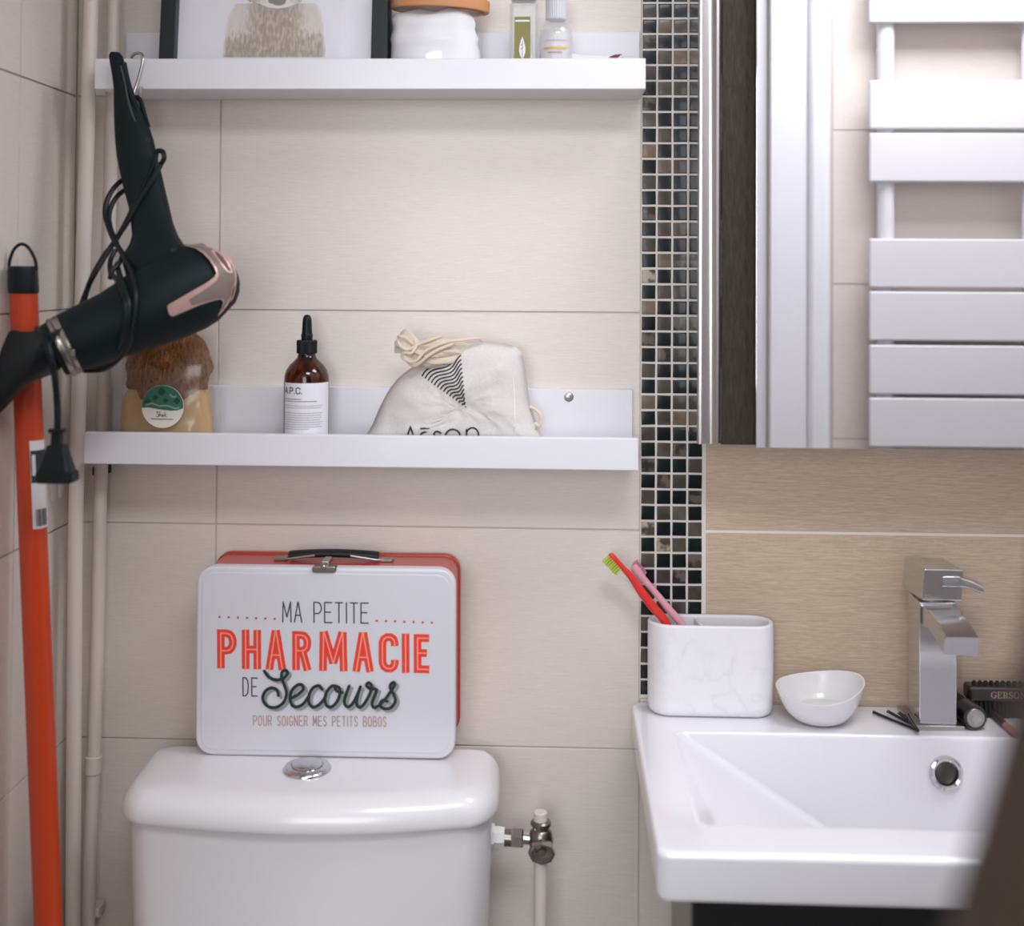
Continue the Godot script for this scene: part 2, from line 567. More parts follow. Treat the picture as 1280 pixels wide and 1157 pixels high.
func build_room() -> void:
	var g: Material = M.grout
	var T := 0.0022
	slab("floor", Vector3(XL - 0.9, -0.1, -0.12), Vector3(XR + 0.9, 0.0, 3.1), mat(hexc("71634f"), 0.5))
	slab("ceiling", Vector3(XL - 0.9, ROOF, -0.12), Vector3(XR + 0.9, ROOF + 0.1, 3.1), M.white_paint)
	var back := slab("wall_back", Vector3(XL - 0.1, 0, -0.12), Vector3(XR + 0.1, ROOF, -T), M.grout)
	var left := slab("wall_left", Vector3(XL - 0.1, 0, -T), Vector3(XL - T, ROOF, ZO + 0.1), M.grout_dark)
	slab("wall_right", Vector3(XR, 0, -T), Vector3(XR + 0.1, ROOF, ZO + 0.1), M.white_paint)
	var rows := [0.0, 0.18, 0.478, 0.776, 1.074, 1.372, 1.671, 1.969, ROOF]
	var gap := 0.0022
	for r in rows.size() - 1:
		var y0: float = rows[r]
		var y1: float = rows[r + 1]
		var cy := (y0 + y1) / 2
		var h := y1 - y0 - gap
		for c in [[XL, -0.4745, M.tile], [-0.4745, 0.1138, M.tile_b]]:
			part("tile", tile_mesh(c[1] - c[0] - gap, h), c[2], back, Vector3((c[0] + c[1]) / 2, cy, -T))
		for c in [[0.2022, 0.80], [0.80, XR]]:
			part("tile", tile_mesh(c[1] - c[0] - gap, h - 0.0014), M.beige, back, Vector3((c[0] + c[1]) / 2, cy, -T))
		for c in [[0.0, 0.175], [0.175, 0.775], [0.775, ZO]]:
			var o := part("tile", tile_mesh(c[1] - c[0] - gap, h), M.tile, left, Vector3(XL - T, cy, (c[0] + c[1]) / 2))
			o.rotation.y = PI / 2
	part("grout_bed", MB.new().rbox(Vector3((0.2022 + XR) / 2, ROOF / 2, -0.0017), Vector3(XR - 0.2022, ROOF, 0.0018), 0.0), mat(hexc("efe6da"), 0.9), back)
	# mosaic strip: rows of four small stones
	var code := ["GKKK", "KTGG", "MKKK", "KGTT", "GKKK", "KHGG", "MKLL", "HKLK", "KGKL", "TKLK", "KTGG", "GLKK", "KGLL", "MKKK", "LGGG", "GKKK", "KTMM", "WKKK", "KGGG", "TKKK", "KGMM", "MKKK", "LMGG", "GKKK", "KGKK", "TKGG", "KGTT", "GKLK", "KGMK", "MKKG", "KMGK", "GKKM", "KGHK", "WKKG", "KWGK", "GKKM", "KGMK", "GKKG", "KGGK", "GKKG", "KGKG", "GKGK", "KGKG", "KKGK"]
	var tile_v := [tile_mesh(0.0186, 0.0186, 0.0024, 0.0010, 0.0004), tile_mesh(0.0182, 0.0187, 0.0026, 0.0011, 0.0005), tile_mesh(0.0187, 0.0183, 0.0022, 0.0009, 0.0004)]
	part("grout_bed", MB.new().rbox(Vector3(0.158, (0.846 + ROOF) / 2, -0.002), Vector3(0.0884, ROOF - 0.846, 0.002), 0.0), mat(hexc("ece3d8"), 0.9), back)
	for q in [[0.0, 0.18], [0.18, 0.478], [0.478, 0.776], [0.776, 0.846]]:
		part("tile", tile_mesh(0.0884 - gap, q[1] - q[0] - gap), M.tile, back, Vector3(0.158, (q[0] + q[1]) / 2, -T))
	for r in range(-24, 78):
		var top := 1.7997 - 0.02163 * r
		if top > ROOF - 0.002 or top < 0.860: continue
		var line: String = code[posmod(r, code.size())]
		for c in 4:
			var ch := line[c]
			var q := Vector3(0.1149 + 0.0214 * c + 0.0093, top - 0.0093, -0.0011 + rng.randf_range(-0.0003, 0.0))
			var o := part("mosaic_tile", tile_v[rng.randi() % 3], M["mosaic_" + ch], back, q)
			o.rotation = Vector3(rng.randf_range(-0.014, 0.014), rng.randf_range(-0.014, 0.014), rng.randf_range(-0.02, 0.02) + PI / 2 * (rng.randi() % 4))
	# the wall with the doorway, seen in the mirror
	var x0 := -0.46
	var x1 := 0.365
	var wd := slab("wall_door", Vector3(XL - 0.1, 0, ZO + T), Vector3(x0 - 0.03, ROOF, ZO + 0.1), M.grout)
	slab("wall_door_lintel", Vector3(x0 - 0.03, 2.21, ZO + T), Vector3(x1 + 0.03, ROOF, ZO + 0.1), M.white_paint)
	var wr := slab("wall_door_side", Vector3(x1 + 0.03, 0, ZO + T), Vector3(XR, ROOF, ZO + 0.1), M.grout)
	for r in 9:
		var y0 := maxf(0.0, 1.407 - 0.2935 * (5 - r))
		var y1 := minf(ROOF, 1.407 - 0.2935 * (4 - r))
		var o := part("tile", tile_mesh(XR - 0.52 - gap, y1 - y0 - gap), M.tile, wr, Vector3((XR + 0.52) / 2, (y0 + y1) / 2, ZO + T))
		o.rotation.y = PI
	# door frame
	var fr := MB.new()
	fr.rbox(Vector3(0.381, 1.095, 0.995), Vector3(0.030, 2.19, 0.13), 0.002)
	fr.rbox(Vector3(0.434, 1.095, 0.935), Vector3(0.070, 2.19, 0.050), 0.003)
	fr.rbox(Vector3(0.490, 1.095, 0.929), Vector3(0.042, 2.19, 0.062), 0.012, 4)
	fr.rbox(Vector3(-0.476, 1.095, 0.98), Vector3(0.030, 2.19, 0.13), 0.002)
	fr.rbox(Vector3(-0.535, 1.095, 0.935), Vector3(0.088, 2.19, 0.05), 0.003)
	fr.rbox(Vector3(-0.047, 2.2, 0.965), Vector3(0.83, 0.03, 0.10), 0.002)
	struct("trim_1", fr, mat(hexc("eeeef2"), 0.3))
	# the hall outside
	slab("wall_hall_left", Vector3(XL - 0.9, 0, ZO), Vector3(XL - 0.8, ROOF, 3.1), M.hall_paint)
	slab("wall_hall_right", Vector3(XR + 0.8, 0, ZO), Vector3(XR + 0.9, ROOF, 3.1), M.hall_paint)
	slab("wall_hall_front_left", Vector3(XL - 0.8, 0, ZO), Vector3(XL - 0.1, ROOF, ZO + 0.1), M.hall_paint)
	slab("wall_hall_front_right", Vector3(XR + 0.1, 0, ZO), Vector3(XR + 0.8, ROOF, ZO + 0.1), M.hall_paint)
	slab("wall_hall_back", Vector3(XL - 0.9, 0, 3.0), Vector3(XR + 0.9, ROOF, 3.1), M.hall_paint)
	# the hall's window, behind the camera
	var wf := MB.new()
	for q in [[Vector3(-0.42, 0.97, 2.985), Vector3(1.26, 0.06, 0.05)], [Vector3(-0.42, 2.2, 2.985), Vector3(1.26, 0.06, 0.05)], [Vector3(-1.02, 1.585, 2.985), Vector3(0.06, 1.17, 0.05)], [Vector3(0.18, 1.585, 2.985), Vector3(0.06, 1.17, 0.05)]]:
		wf.rbox(q[0], q[1], 0.004)
	var win := struct("window_1", wf, M.white_paint)
	var day := mat(Color.WHITE, 0.4)
	day.emission_enabled = true
	day.emission = Color(0.9, 0.95, 1.0)
	day.emission_energy_multiplier = 1.0
	part("window_pane", MB.new().rbox(Vector3(-0.42, 1.585, 2.992), Vector3(1.16, 1.19, 0.006)), day, win)
	# ceiling lamps: a housing and a glowing panel
	for l in [[Vector3(0.66, ROOF, 0.52), Vector2(0.5, 0.36), "flat white ceiling light of the bathroom"], [Vector3(0.15, ROOF, 1.35), Vector2(0.6, 0.4), "flat white ceiling light of the hall outside"]]:
		var t := thing("ceiling_light", l[2], "light", l[0])
		part("housing", MB.new().rbox(Vector3(0, -0.010, 0), Vector3(l[1].x + 0.03, 0.02, l[1].y + 0.03), 0.004), M.white_paint, t)
		var glow := mat(Color.WHITE, 0.5)
		glow.emission_enabled = true
		glow.emission = Color(1, 0.98, 0.96)
		glow.emission_energy_multiplier = 1.0
		part("diffuser_lamp", MB.new().rbox(Vector3(0, -0.024, 0), Vector3(l[1].x, 0.012, l[1].y), 0.003), glow, t)
	# towel radiator on the wall opposite the mirror
	var rd := thing("towel_radiator", "white flat-bar towel radiator reflected in the mirror", "radiator", Vector3(0.745, 1.0, 0.9))
	var k := 0
	for top in [2.083, 1.985, 1.7866, 1.6884, 1.4924, 1.3947, 1.2958, 1.1985, 1.0, 0.902, 0.804]:
		part("bar", MB.new().rbox(Vector3(0, top - 0.0455 - 1.0, -0.024), Vector3(0.34, 0.091, 0.012), 0.004, 2), M.lacquer, rd)
	for x in [-0.134, 0.134]:
		part("pipe", MB.new().tube([Vector3(x, -0.26, -0.004), Vector3(x, 1.1, -0.004)], 0.016, 20), M.lacquer, rd)
	for x in [-0.134, 0.134]:
		for y in [0.36, 0.85]:
			part("bracket", rod(Vector3(x, y, 0.0), Vector3(x, y, 0.033), 0.01), M.lacquer, rd)

# ------------------------------------------------------------------ mirror cabinet
func build_mirror_cabinet() -> void:
	var y0 := 1.2118
	var y1 := 1.96
	var x1 := 0.86
	var t := thing("mirror_cabinet", "mirror cabinet with a dark wood edge and metal corner strip hanging above the washbasin", "cabinet", Vector3(0, 0, 0))
	part("body", MB.new().rbox(Vector3(0.5325, (y0 + y1) / 2, 0.064), Vector3(x1 - 0.205, y1 - y0 - 0.004, 0.128), 0.001), M.white, t)
	var side := part("side_panel", MB.new().rbox(Vector3(0.1795, (y0 + y1) / 2, 0.064), Vector3(0.003, y1 - y0, 0.126), 0.0005), mat(hexc("d5d5d6"), 0.03, 1.0), t)
	side.set_meta("label", "glossy side panel reflecting the mosaic")
	# corner strip: shallow fluted metal profile
	var prof := [Vector2(0.1772, 0.118), Vector2(0.1772, 0.1285), Vector2(0.1785, 0.1305), Vector2(0.181, 0.131), Vector2(0.186, 0.1275), Vector2(0.1915, 0.1262), Vector2(0.197, 0.1285), Vector2(0.1995, 0.131), Vector2(0.2025, 0.131), Vector2(0.2028, 0.118)]
	part("corner_strip", MB.new().loft([level(prof, y0), level(prof, y1)]), M.alu, t)
	part("shadow_gap", MB.new().rbox(Vector3(0.2045, (y0 + y1) / 2, 0.1225), Vector3(0.0034, y1 - y0 - 0.002, 0.011), 0.0), M.black, t)
	part("wood_strip", MB.new().rbox(Vector3(0.2268, (y0 + y1) / 2 - 0.0005, 0.124), Vector3(0.0412, y1 - y0, 0.014), 0.001), M.wood_dark, t)
	part("mirror_pane", MB.new().rbox(Vector3((0.2474 + x1) / 2, (y0 - 0.0018 + y1) / 2, 0.1365), Vector3(x1 - 0.2474, y1 - y0 + 0.0018, 0.017), 0.0006, 1), M.mirror, t)

# ------------------------------------------------------------------ shelves
func build_shelves() -> void:
	for s in [[-0.6155, 0.1118, 1.666, 1.7065, 1.7590, -0.6068, "white picture ledge, the upper of the two, with the hair dryer hooked on it"], [-0.6226, 0.1040, 1.172, 1.2135, 1.2675, -0.6173, "white picture ledge, the lower of the two, above the toilet"]]:
		var w: float = s[1] - s[5]
		var cx: float = (s[1] + s[5]) / 2
		var t := thing("picture_ledge", s[6], "shelf", Vector3(0, s[2], 0), "white picture ledges")
		part("back_panel", MB.new().rbox(Vector3(cx - 0.001, (s[4] - s[2]) / 2, 0.006), Vector3(w - 0.002, s[4] - s[2], 0.012), 0.0012), M.lacquer, t)
		part("tray", MB.new().rbox(Vector3(cx, 0.006, 0.051), Vector3(w, 0.012, 0.078), 0.0008), M.lacquer, t)
		part("lip", MB.new().rbox(Vector3((s[0] + s[1]) / 2, (s[3] - s[2]) / 2, 0.094), Vector3(s[1] - s[0], s[3] - s[2], 0.012), 0.0015), M.lacquer, t)
		if s[2] < 1.5:
			var sc := Vector3(0.0148, 1.2569 - s[2], 0.012)
			var sw := part("screw", MB.new().lathe([Vector2(0.0052, 0.0), Vector2(0.0052, 0.0006), Vector2(0.0042, 0.0013), Vector2(0.0016, 0.0015), Vector2(0.001, 0.0008), Vector2(0, 0.0008)], 20), M.steel, t, sc)
			sw.rotation.x = PI / 2
			part("screw_cover", MB.new().lathe([Vector2(0.0066, 0), Vector2(0.0066, 0.0004), Vector2(0.0054, 0.0006)], 20), M.nickel, t, sc).rotation.x = PI / 2

# ------------------------------------------------------------------ toilet
func build_toilet() -> void:
	var t := thing("toilet", "white ceramic toilet cistern with a rounded lid below the tin box", "toilet", Vector3(-0.31, 0, 0.03))
	t.rotation.y = 0.028
	# plan outline (x-z), bowed front
	var plan := func(hw: float, zb: float, zs: float, zf: float, inset: float) -> Array:
		var p := []
		p.append_array(v2([-hw + 0.03, zb, 0.0, zb, hw - 0.03, zb]))
		for i in range(1, 5): p.append(Vector2(hw - 0.03 + 0.03 * sin(i * PI / 8), zb + 0.03 - 0.03 * cos(i * PI / 8)))
		p.append(Vector2(hw, (zb + zs) * 0.5))
		# front: corner then bow
		for i in 7:
			var a := i * PI / 2 / 6
			p.append(Vector2(hw - 0.045 + 0.045 * cos(a), zs - 0.045 + 0.045 * sin(a) * 1.0 + 0.012 * sin(a)))
		for i in range(1, 14):
			var u := 1.0 - 2.0 * i / 14.0
			p.append(Vector2((hw - 0.045) * u, zs + 0.012 + (zf - zs - 0.012) * (1.0 - u * u)))
		for i in 7:
			var a := PI / 2 + i * PI / 2 / 6
			p.append(Vector2(-hw + 0.045 + 0.045 * cos(a), zs - 0.045 + 0.057 * sin(a)))
		p.append(Vector2(-hw, (zb + zs) * 0.5))
		for i in range(4, 0, -1): p.append(Vector2(-hw + 0.03 - 0.03 * sin(i * PI / 8), zb + 0.03 - 0.03 * cos(i * PI / 8)))
		return MB.inset(p, inset) if inset != 0.0 else p
	var tank := []
	for r in [[0.205, 0.0, 0.148, 0.172, 0.36], [0.218, 0.0, 0.152, 0.178, 0.5], [0.223, 0.0, 0.156, 0.183, 0.63], [0.227, 0.0, 0.158, 0.186, 0.745], [0.227, 0.0, 0.158, 0.186, 0.757]]:
		tank.append(level(plan.call(r[0], r[1], r[2], r[3], 0.0), r[4]))
	part("tank", MB.new().loft(tank).done(50), M.ceramic, t)
	var lid := []
	for r in [[0.010, 0.7555], [0.003, 0.7545], [0.0, 0.757], [-0.0005, 0.762], [0.0, 0.769], [0.003, 0.777], [0.009, 0.785], [0.0165, 0.7905]]:
		lid.append(level(plan.call(0.2345, 0.008, 0.164, 0.197, r[0]), r[1]))
	var edge: Array = plan.call(0.2345, 0.008, 0.164, 0.197, 0.0165)
	for r in [[0.93, 0.7933], [0.84, 0.7946], [0.65, 0.7952], [0.3, 0.7955]]:
		var e2 = []
		for p in edge: e2.append(Vector2(p.x * r[0], 0.098 + (p.y - 0.098) * r[0]))
		lid.append(level(e2, r[1]))
	part("lid", MB.new().loft(lid).done(50), M.ceramic, t)
	var b := Vector3(-0.0085, 0.7955, 0.1045)
	part("flush_button", MB.new().lathe([Vector2(0.0305, -0.002), Vector2(0.0305, 0.0015), Vector2(0.0285, 0.0042), Vector2(0.024, 0.0055), Vector2(0.021, 0.0058), Vector2(0.0205, 0.0045), Vector2(0.0195, 0.0045), Vector2(0.019, 0.0075), Vector2(0.015, 0.0092), Vector2(0.0, 0.0098)], 48), M.chrome, t, b)
	# the bowl and its seat, below the picture
	var bowl := []
	for r in [[0.11, 0.14, 0.36, 0.0], [0.105, 0.14, 0.34, 0.12], [0.13, 0.13, 0.42, 0.25], [0.175, 0.11, 0.50, 0.36], [0.18, 0.10, 0.51, 0.40]]:
		var ring := []
		for i in 32:
			var a := -TAU * i / 32
			ring.append(Vector3(cos(a) * r[0], r[3], (r[1] + r[2]) / 2 + sin(a) * (r[2] - r[1]) / 2))
		bowl.append(ring)
	part("bowl", MB.new().loft(bowl), M.ceramic, t)
	var seat := []
	for r in [[0.183, 0.4], [0.187, 0.408], [0.185, 0.425], [0.176, 0.433]]:
		var ring := []
		for i in 32:
			var a := -TAU * i / 32
			ring.append(Vector3(cos(a) * r[0], r[1], 0.315 + sin(a) * r[0] * 1.12))
		seat.append(ring)
	part("seat", MB.new().loft(seat), M.white, t)

# ------------------------------------------------------------------ washbasin and the unit under it
func build_sink() -> void:
	var t := thing("washbasin", "white rectangular ceramic washbasin with a flat rear ledge on the right wall side", "sink")
	t.set_meta("label", "white rectangular ceramic washbasin with a flat rear ledge, below the mirror cabinet")
	var Y := 0.843
	var rings := []
	# x0, x1, z0, z1, corner, height: outer shell upward, over the rim, down into the bowl
	for r in [[0.445, 0.535, 0.128, 0.318, 0.02, 0.648], [0.415, 0.565, 0.108, 0.342, 0.02, 0.662], [0.150, 0.825, 0.100, 0.374, 0.012, 0.790], [0.112, 0.864, 0.004, 0.4195, 0.012, 0.790], [0.1045, 0.869, 0.004, 0.4265, 0.014, 0.7945], [0.103, 0.870, 0.004, 0.428, 0.015, 0.800], [0.102, 0.872, 0.003, 0.4285, 0.015, 0.836], [0.1025, 0.8715, 0.003, 0.4275, 0.015, 0.8395], [0.1045, 0.8695, 0.005, 0.4245, 0.014, 0.8422], [0.108, 0.866, 0.008, 0.420, 0.012, Y],
		[0.148, 0.826, 0.103, 0.366, 0.014, Y], [0.1515, 0.8225, 0.1055, 0.363, 0.014, 0.8424], [0.154, 0.820, 0.107, 0.3605, 0.014, 0.8405], [0.159, 0.815, 0.1085, 0.358, 0.014, 0.836], [0.425, 0.555, 0.118, 0.33, 0.016, 0.672], [0.432, 0.548, 0.121, 0.325, 0.018, 0.664], [0.445, 0.535, 0.135, 0.312, 0.02, 0.660]]:
		rings.append(level(rrect(r[0], r[1], r[2], r[3], r[4], 5), r[5]))
	part("basin", MB.new().loft(rings).done(42), M.sinkceramic, t)
	# overflow: a chrome ring in the rear wall of the bowl and its dark mouth
	var o := at(1182.5, 966, 0.1135)
	var xf := Transform3D(Basis(Vector3.RIGHT, PI / 2 - 0.1), o)
	part("overflow_ring", MB.new().lathe([Vector2(0.0205, -0.004), Vector2(0.0212, 0.001), Vector2(0.0203, 0.0032), Vector2(0.0178, 0.0042), Vector2(0.0150, 0.003), Vector2(0.0138, -0.002), Vector2(0.0136, -0.008)], 40, xf), M.chrome, t)
	part("overflow_mouth", MB.new().lathe([Vector2(0.0139, -0.006), Vector2(0.0134, -0.0015), Vector2(0.010, 0.0005), Vector2(0, 0.0015)], 30, xf), mat(hexc("55534f"), 0.35, 0.8), t)
	var dxf := Transform3D(Basis(), Vector3(0.49, 0.660, 0.225))
	part("drain", MB.new().lathe([Vector2(0.030, 0), Vector2(0.030, 0.002), Vector2(0.026, 0.003), Vector2(0.024, 0.001), Vector2(0, 0.002)], 32, dxf), M.chrome, t)
	# vanity unit
	var c := thing("vanity_cabinet", "dark vanity cabinet with a pale side under the washbasin", "cabinet", Vector3(0.49, 0, 0))
	part("carcass", MB.new().rbox(Vector3(0.002, 0.45, 0.275), Vector3(0.70, 0.37, 0.215), 0.001), mat(hexc("8d857b"), 0.5), c)
	for x in [-0.34, 0.344]:
		part("side_panel", MB.new().rbox(Vector3(x, 0.706, 0.275), Vector3(0.016, 0.142, 0.215), 0.001), mat(hexc("8d857b"), 0.5), c)
	for k in 2:
		part("door", MB.new().rbox(Vector3(-0.174 + 0.353 * k, 0.525, 0.391), Vector3(0.350, 0.526, 0.016), 0.002), mat(hexc("1a1c1f"), 0.4), c)
		part("handle", MB.new().tube(spl([Vector3(-0.03 + 0.065 * k, 0.62, 0.398), Vector3(-0.03 + 0.065 * k, 0.622, 0.418), Vector3(-0.03 + 0.065 * k, 0.70, 0.422), Vector3(-0.03 + 0.065 * k, 0.738, 0.418), Vector3(-0.03 + 0.065 * k, 0.74, 0.398)]), 0.005), M.chrome, c)
	for x in [-0.32, 0.32]:
		part("leg", rod(Vector3(x, 0, 0.3), Vector3(x, 0.262, 0.3), 0.018), M.chrome, c)
	# the unit's rear rail carries the basin against the wall
	part("back_rail", MB.new().rbox(Vector3(0.0, 0.56, 0.085), Vector3(0.66, 0.16, 0.168), 0.001), mat(hexc("8d857b"), 0.5), c)

	# mixer tap
	var f := thing("mixer_tap", "square chrome mixer tap with side lever standing on the washbasin ledge", "tap", Vector3(0.491, Y, 0.058))
	part("base_plate", MB.new().rbox(Vector3(-0.001, 0.003, -0.006), Vector3(0.066, 0.006, 0.072), 0.001), M.steel, f)
	part("body", MB.new().rbox(Vector3(0.0, 0.084, 0.0), Vector3(0.0475, 0.156, 0.05), 0.0016), M.chrome, f)
	# spout: flat bar that curves out and down
	var sp := []
	for q in [[0.0, 0.136, 0.010, -0.1], [0.02, 0.1445, 0.0125, -0.05], [0.05, 0.147, 0.0130, 0.1], [0.08, 0.1435, 0.0130, 0.22], [0.102, 0.1385, 0.0128, 0.3], [0.116, 0.1345, 0.0125, 0.32]]:
		var ring := []
		var dir := Vector3(0, cos(q[3]), sin(q[3]))
		for c2 in rrect(-0.0205, 0.0205, -q[2], q[2], 0.003, 3):
			ring.append(Vector3(c2.x - 0.0005, q[1], q[0]) + dir * c2.y)
		sp.append(ring)
	part("spout", MB.new().loft(sp).done(30), M.chrome, f)
	var hd := part("head", MB.new().rbox(Vector3(0, 0.0225, 0), Vector3(0.054, 0.041, 0.058), 0.0022), M.chrome, f, Vector3(0.0, 0.1635, -0.001))
	hd.rotation = Vector3(0.03, 0.16, -0.05)
	part("neck", MB.new().lathe([Vector2(0.021, 0), Vector2(0.021, 0.006)], 24), M.nickel, f, Vector3(0, 0.160, 0))
	var lv := Node3D.new()
	var lever := part("lever", MB.new().loft([ring_yz(-0.006, 0.0, 0.011, 0.0075), ring_yz(0.006, -0.001, 0.0115, 0.007), ring_yz(0.020, -0.0045, 0.0115, 0.0062), ring_yz(0.032, -0.009, 0.011, 0.0055), ring_yz(0.036, -0.0105, 0.0105, 0.0045)]).done(35), M.chrome, f, Vector3(0.0225, 0.190, 0.014))
	lever.rotation.y = -0.12
	lv.free()
	part("lever_root", MB.new().rbox(Vector3(0.016, 0.190, 0.026), Vector3(0.024, 0.014, 0.008), 0.002), M.chrome, f)

func ring_yz(x: float, y: float, hz: float, hy: float) -> Array:
	var o := []
	for p in rrect(-hz, hz, -hy, hy, minf(hy, hz) * 0.5, 3): o.append(Vector3(x, y + p.y, -p.x))
	return o

# ------------------------------------------------------------------ pipes and the stop valve
func build_pipes() -> void:
	var a := thing("pipe", "white painted pipe in the corner, nearer the left wall", "pipe", Vector3(-0.64, 0, 0.06), "white pipes in the corner")
	var pa := [Vector3(-0.643, 0.0, 0.06), Vector3(-0.6445, 0.5, 0.06), Vector3(-0.6475, 0.9, 0.06), Vector3(-0.6480, 1.14, 0.06), Vector3(-0.6425, 1.467, 0.06), Vector3(-0.637, 1.794, 0.06), Vector3(-0.632, ROOF, 0.06)]
	for i in pa.size(): pa[i] -= a.position
	part("tube", MB.new().tube(spl(pa), 0.0098, 20), M.pipe_paint, a)
	var b := thing("pipe", "white painted pipe with a coupling low down, passing behind the ledges", "pipe", Vector3(-0.614, 0, 0.045), "white pipes in the corner")
	var pb := [Vector3(-0.627, 0.0, 0.05), Vector3(-0.6235, 0.552, 0.05), Vector3(-0.6178, 0.82, 0.05), Vector3(-0.6146, 1.142, 0.05), Vector3(-0.612, 1.30, 0.05), Vector3(-0.608, 1.5, 0.05), Vector3(-0.6045, 1.796, 0.05), Vector3(-0.602, ROOF, 0.05)]
	for i in pb.size(): pb[i] += Vector3(-0.012, 0, -0.02) - b.position
	part("tube", MB.new().tube(spl(pb), 0.0092, 20), M.pipe_paint, b)
	var cy := 0.752
	part("coupling", rod(Vector3(-0.0175, cy - 0.012, -0.015), Vector3(-0.0173, cy + 0.012, -0.015), 0.0112, 20), M.pipe_paint, b)
	for y in [1.15, 0.55]:
		part("clip", MB.new().rbox(Vector3(-0.017, y, -0.03), Vector3(0.018, 0.012, 0.026), 0.002), M.black if y > 1 else M.pipe_paint, b)
	# stop valve
	var z := 0.075
	var v := thing("stop_valve", "chrome angle stop valve with white nut feeding the cistern", "valve", at(660, 1047, z))
	var l := func(p: Array) -> Array:
		var o := px3(p)
		for i in o.size(): o[i] -= v.position
		return o
	var q: Array = l.call([[606, 1046, z], [618, 1046.4, z], [623, 1046.5, z], [632, 1047, z], [640, 1047, z], [661, 1048, z], [676, 1049, z]])
	part("cistern_nut", MB.new().tube([q[0], q[1], q[1] + Vector3(1e-4, 0, 0), q[2], q[2] + Vector3(0.008, 0, 0)], [0.018, 0.018, 0.0145, 0.0145, 0.0135], 8), mat(hexc("e8e6e4"), 0.4), v)
	part("stem", MB.new().tube([q[2], q[4]], 0.0105, 20), M.nickel, v)
	part("union_nut", MB.new().tube([q[4] + Vector3(-0.001, 0, 0), q[4] + Vector3(0.001, 0, 0), q[5] + Vector3(-0.009, 0, 0), q[5] + Vector3(-0.007, 0, 0)], [0.0115, 0.0128, 0.0128, 0.0115], 6).done(20), M.chrome, v)
	part("spindle", MB.new().tube([q[5] + Vector3(-0.008, 0, 0), q[6]], 0.0072, 16), M.chrome, v)
	var c: Vector3 = q[6]
	part("valve_body", MB.new().lathe([Vector2(0.0105, -0.014), Vector2(0.0145, -0.01), Vector2(0.0165, 0.0), Vector2(0.0145, 0.010), Vector2(0.0108, 0.014), Vector2(0.0108, 0.018), Vector2(0.0135, 0.019), Vector2(0.0135, 0.023), Vector2(0.011, 0.025)], 28, Transform3D(Basis(), c)), M.nickel, v)
	var kb := Transform3D(Basis(Vector3.RIGHT, PI / 2 + 0.35), c + Vector3(0.0015, -0.006, 0.006))
	part("knob", MB.new().lathe([Vector2(0.012, -0.004), Vector2(0.0165, 0.004), Vector2(0.0178, 0.010), Vector2(0.0172, 0.013), Vector2(0.0145, 0.0135), Vector2(0.0125, 0.008), Vector2(0.006, 0.007), Vector2(0.0055, 0.011), Vector2(0, 0.0115)], 8, kb), M.steel, v)
	var pw := thing("pipe", "white supply pipe rising up the tiles to the stop valve", "pipe", Vector3(-0.024, 0, 0.06))
	var pp := [Vector3(c.x + v.position.x - 0.003, 0.0, z), Vector3(c.x + v.position.x - 0.0008, 0.3, z), Vector3(c.x + v.position.x, c.y + v.position.y - 0.012, z)]
	for i in 3: pp[i] -= pw.position
	part("tube", MB.new().tube(pp, 0.0088, 20), M.pipe_paint, pw)
	part("stub", rod(pp[2] + Vector3(-0.0005, 0.034, 0), pp[2] + Vector3(-0.0008, 0.048, 0), 0.0088, 20), M.pipe_paint, pw)

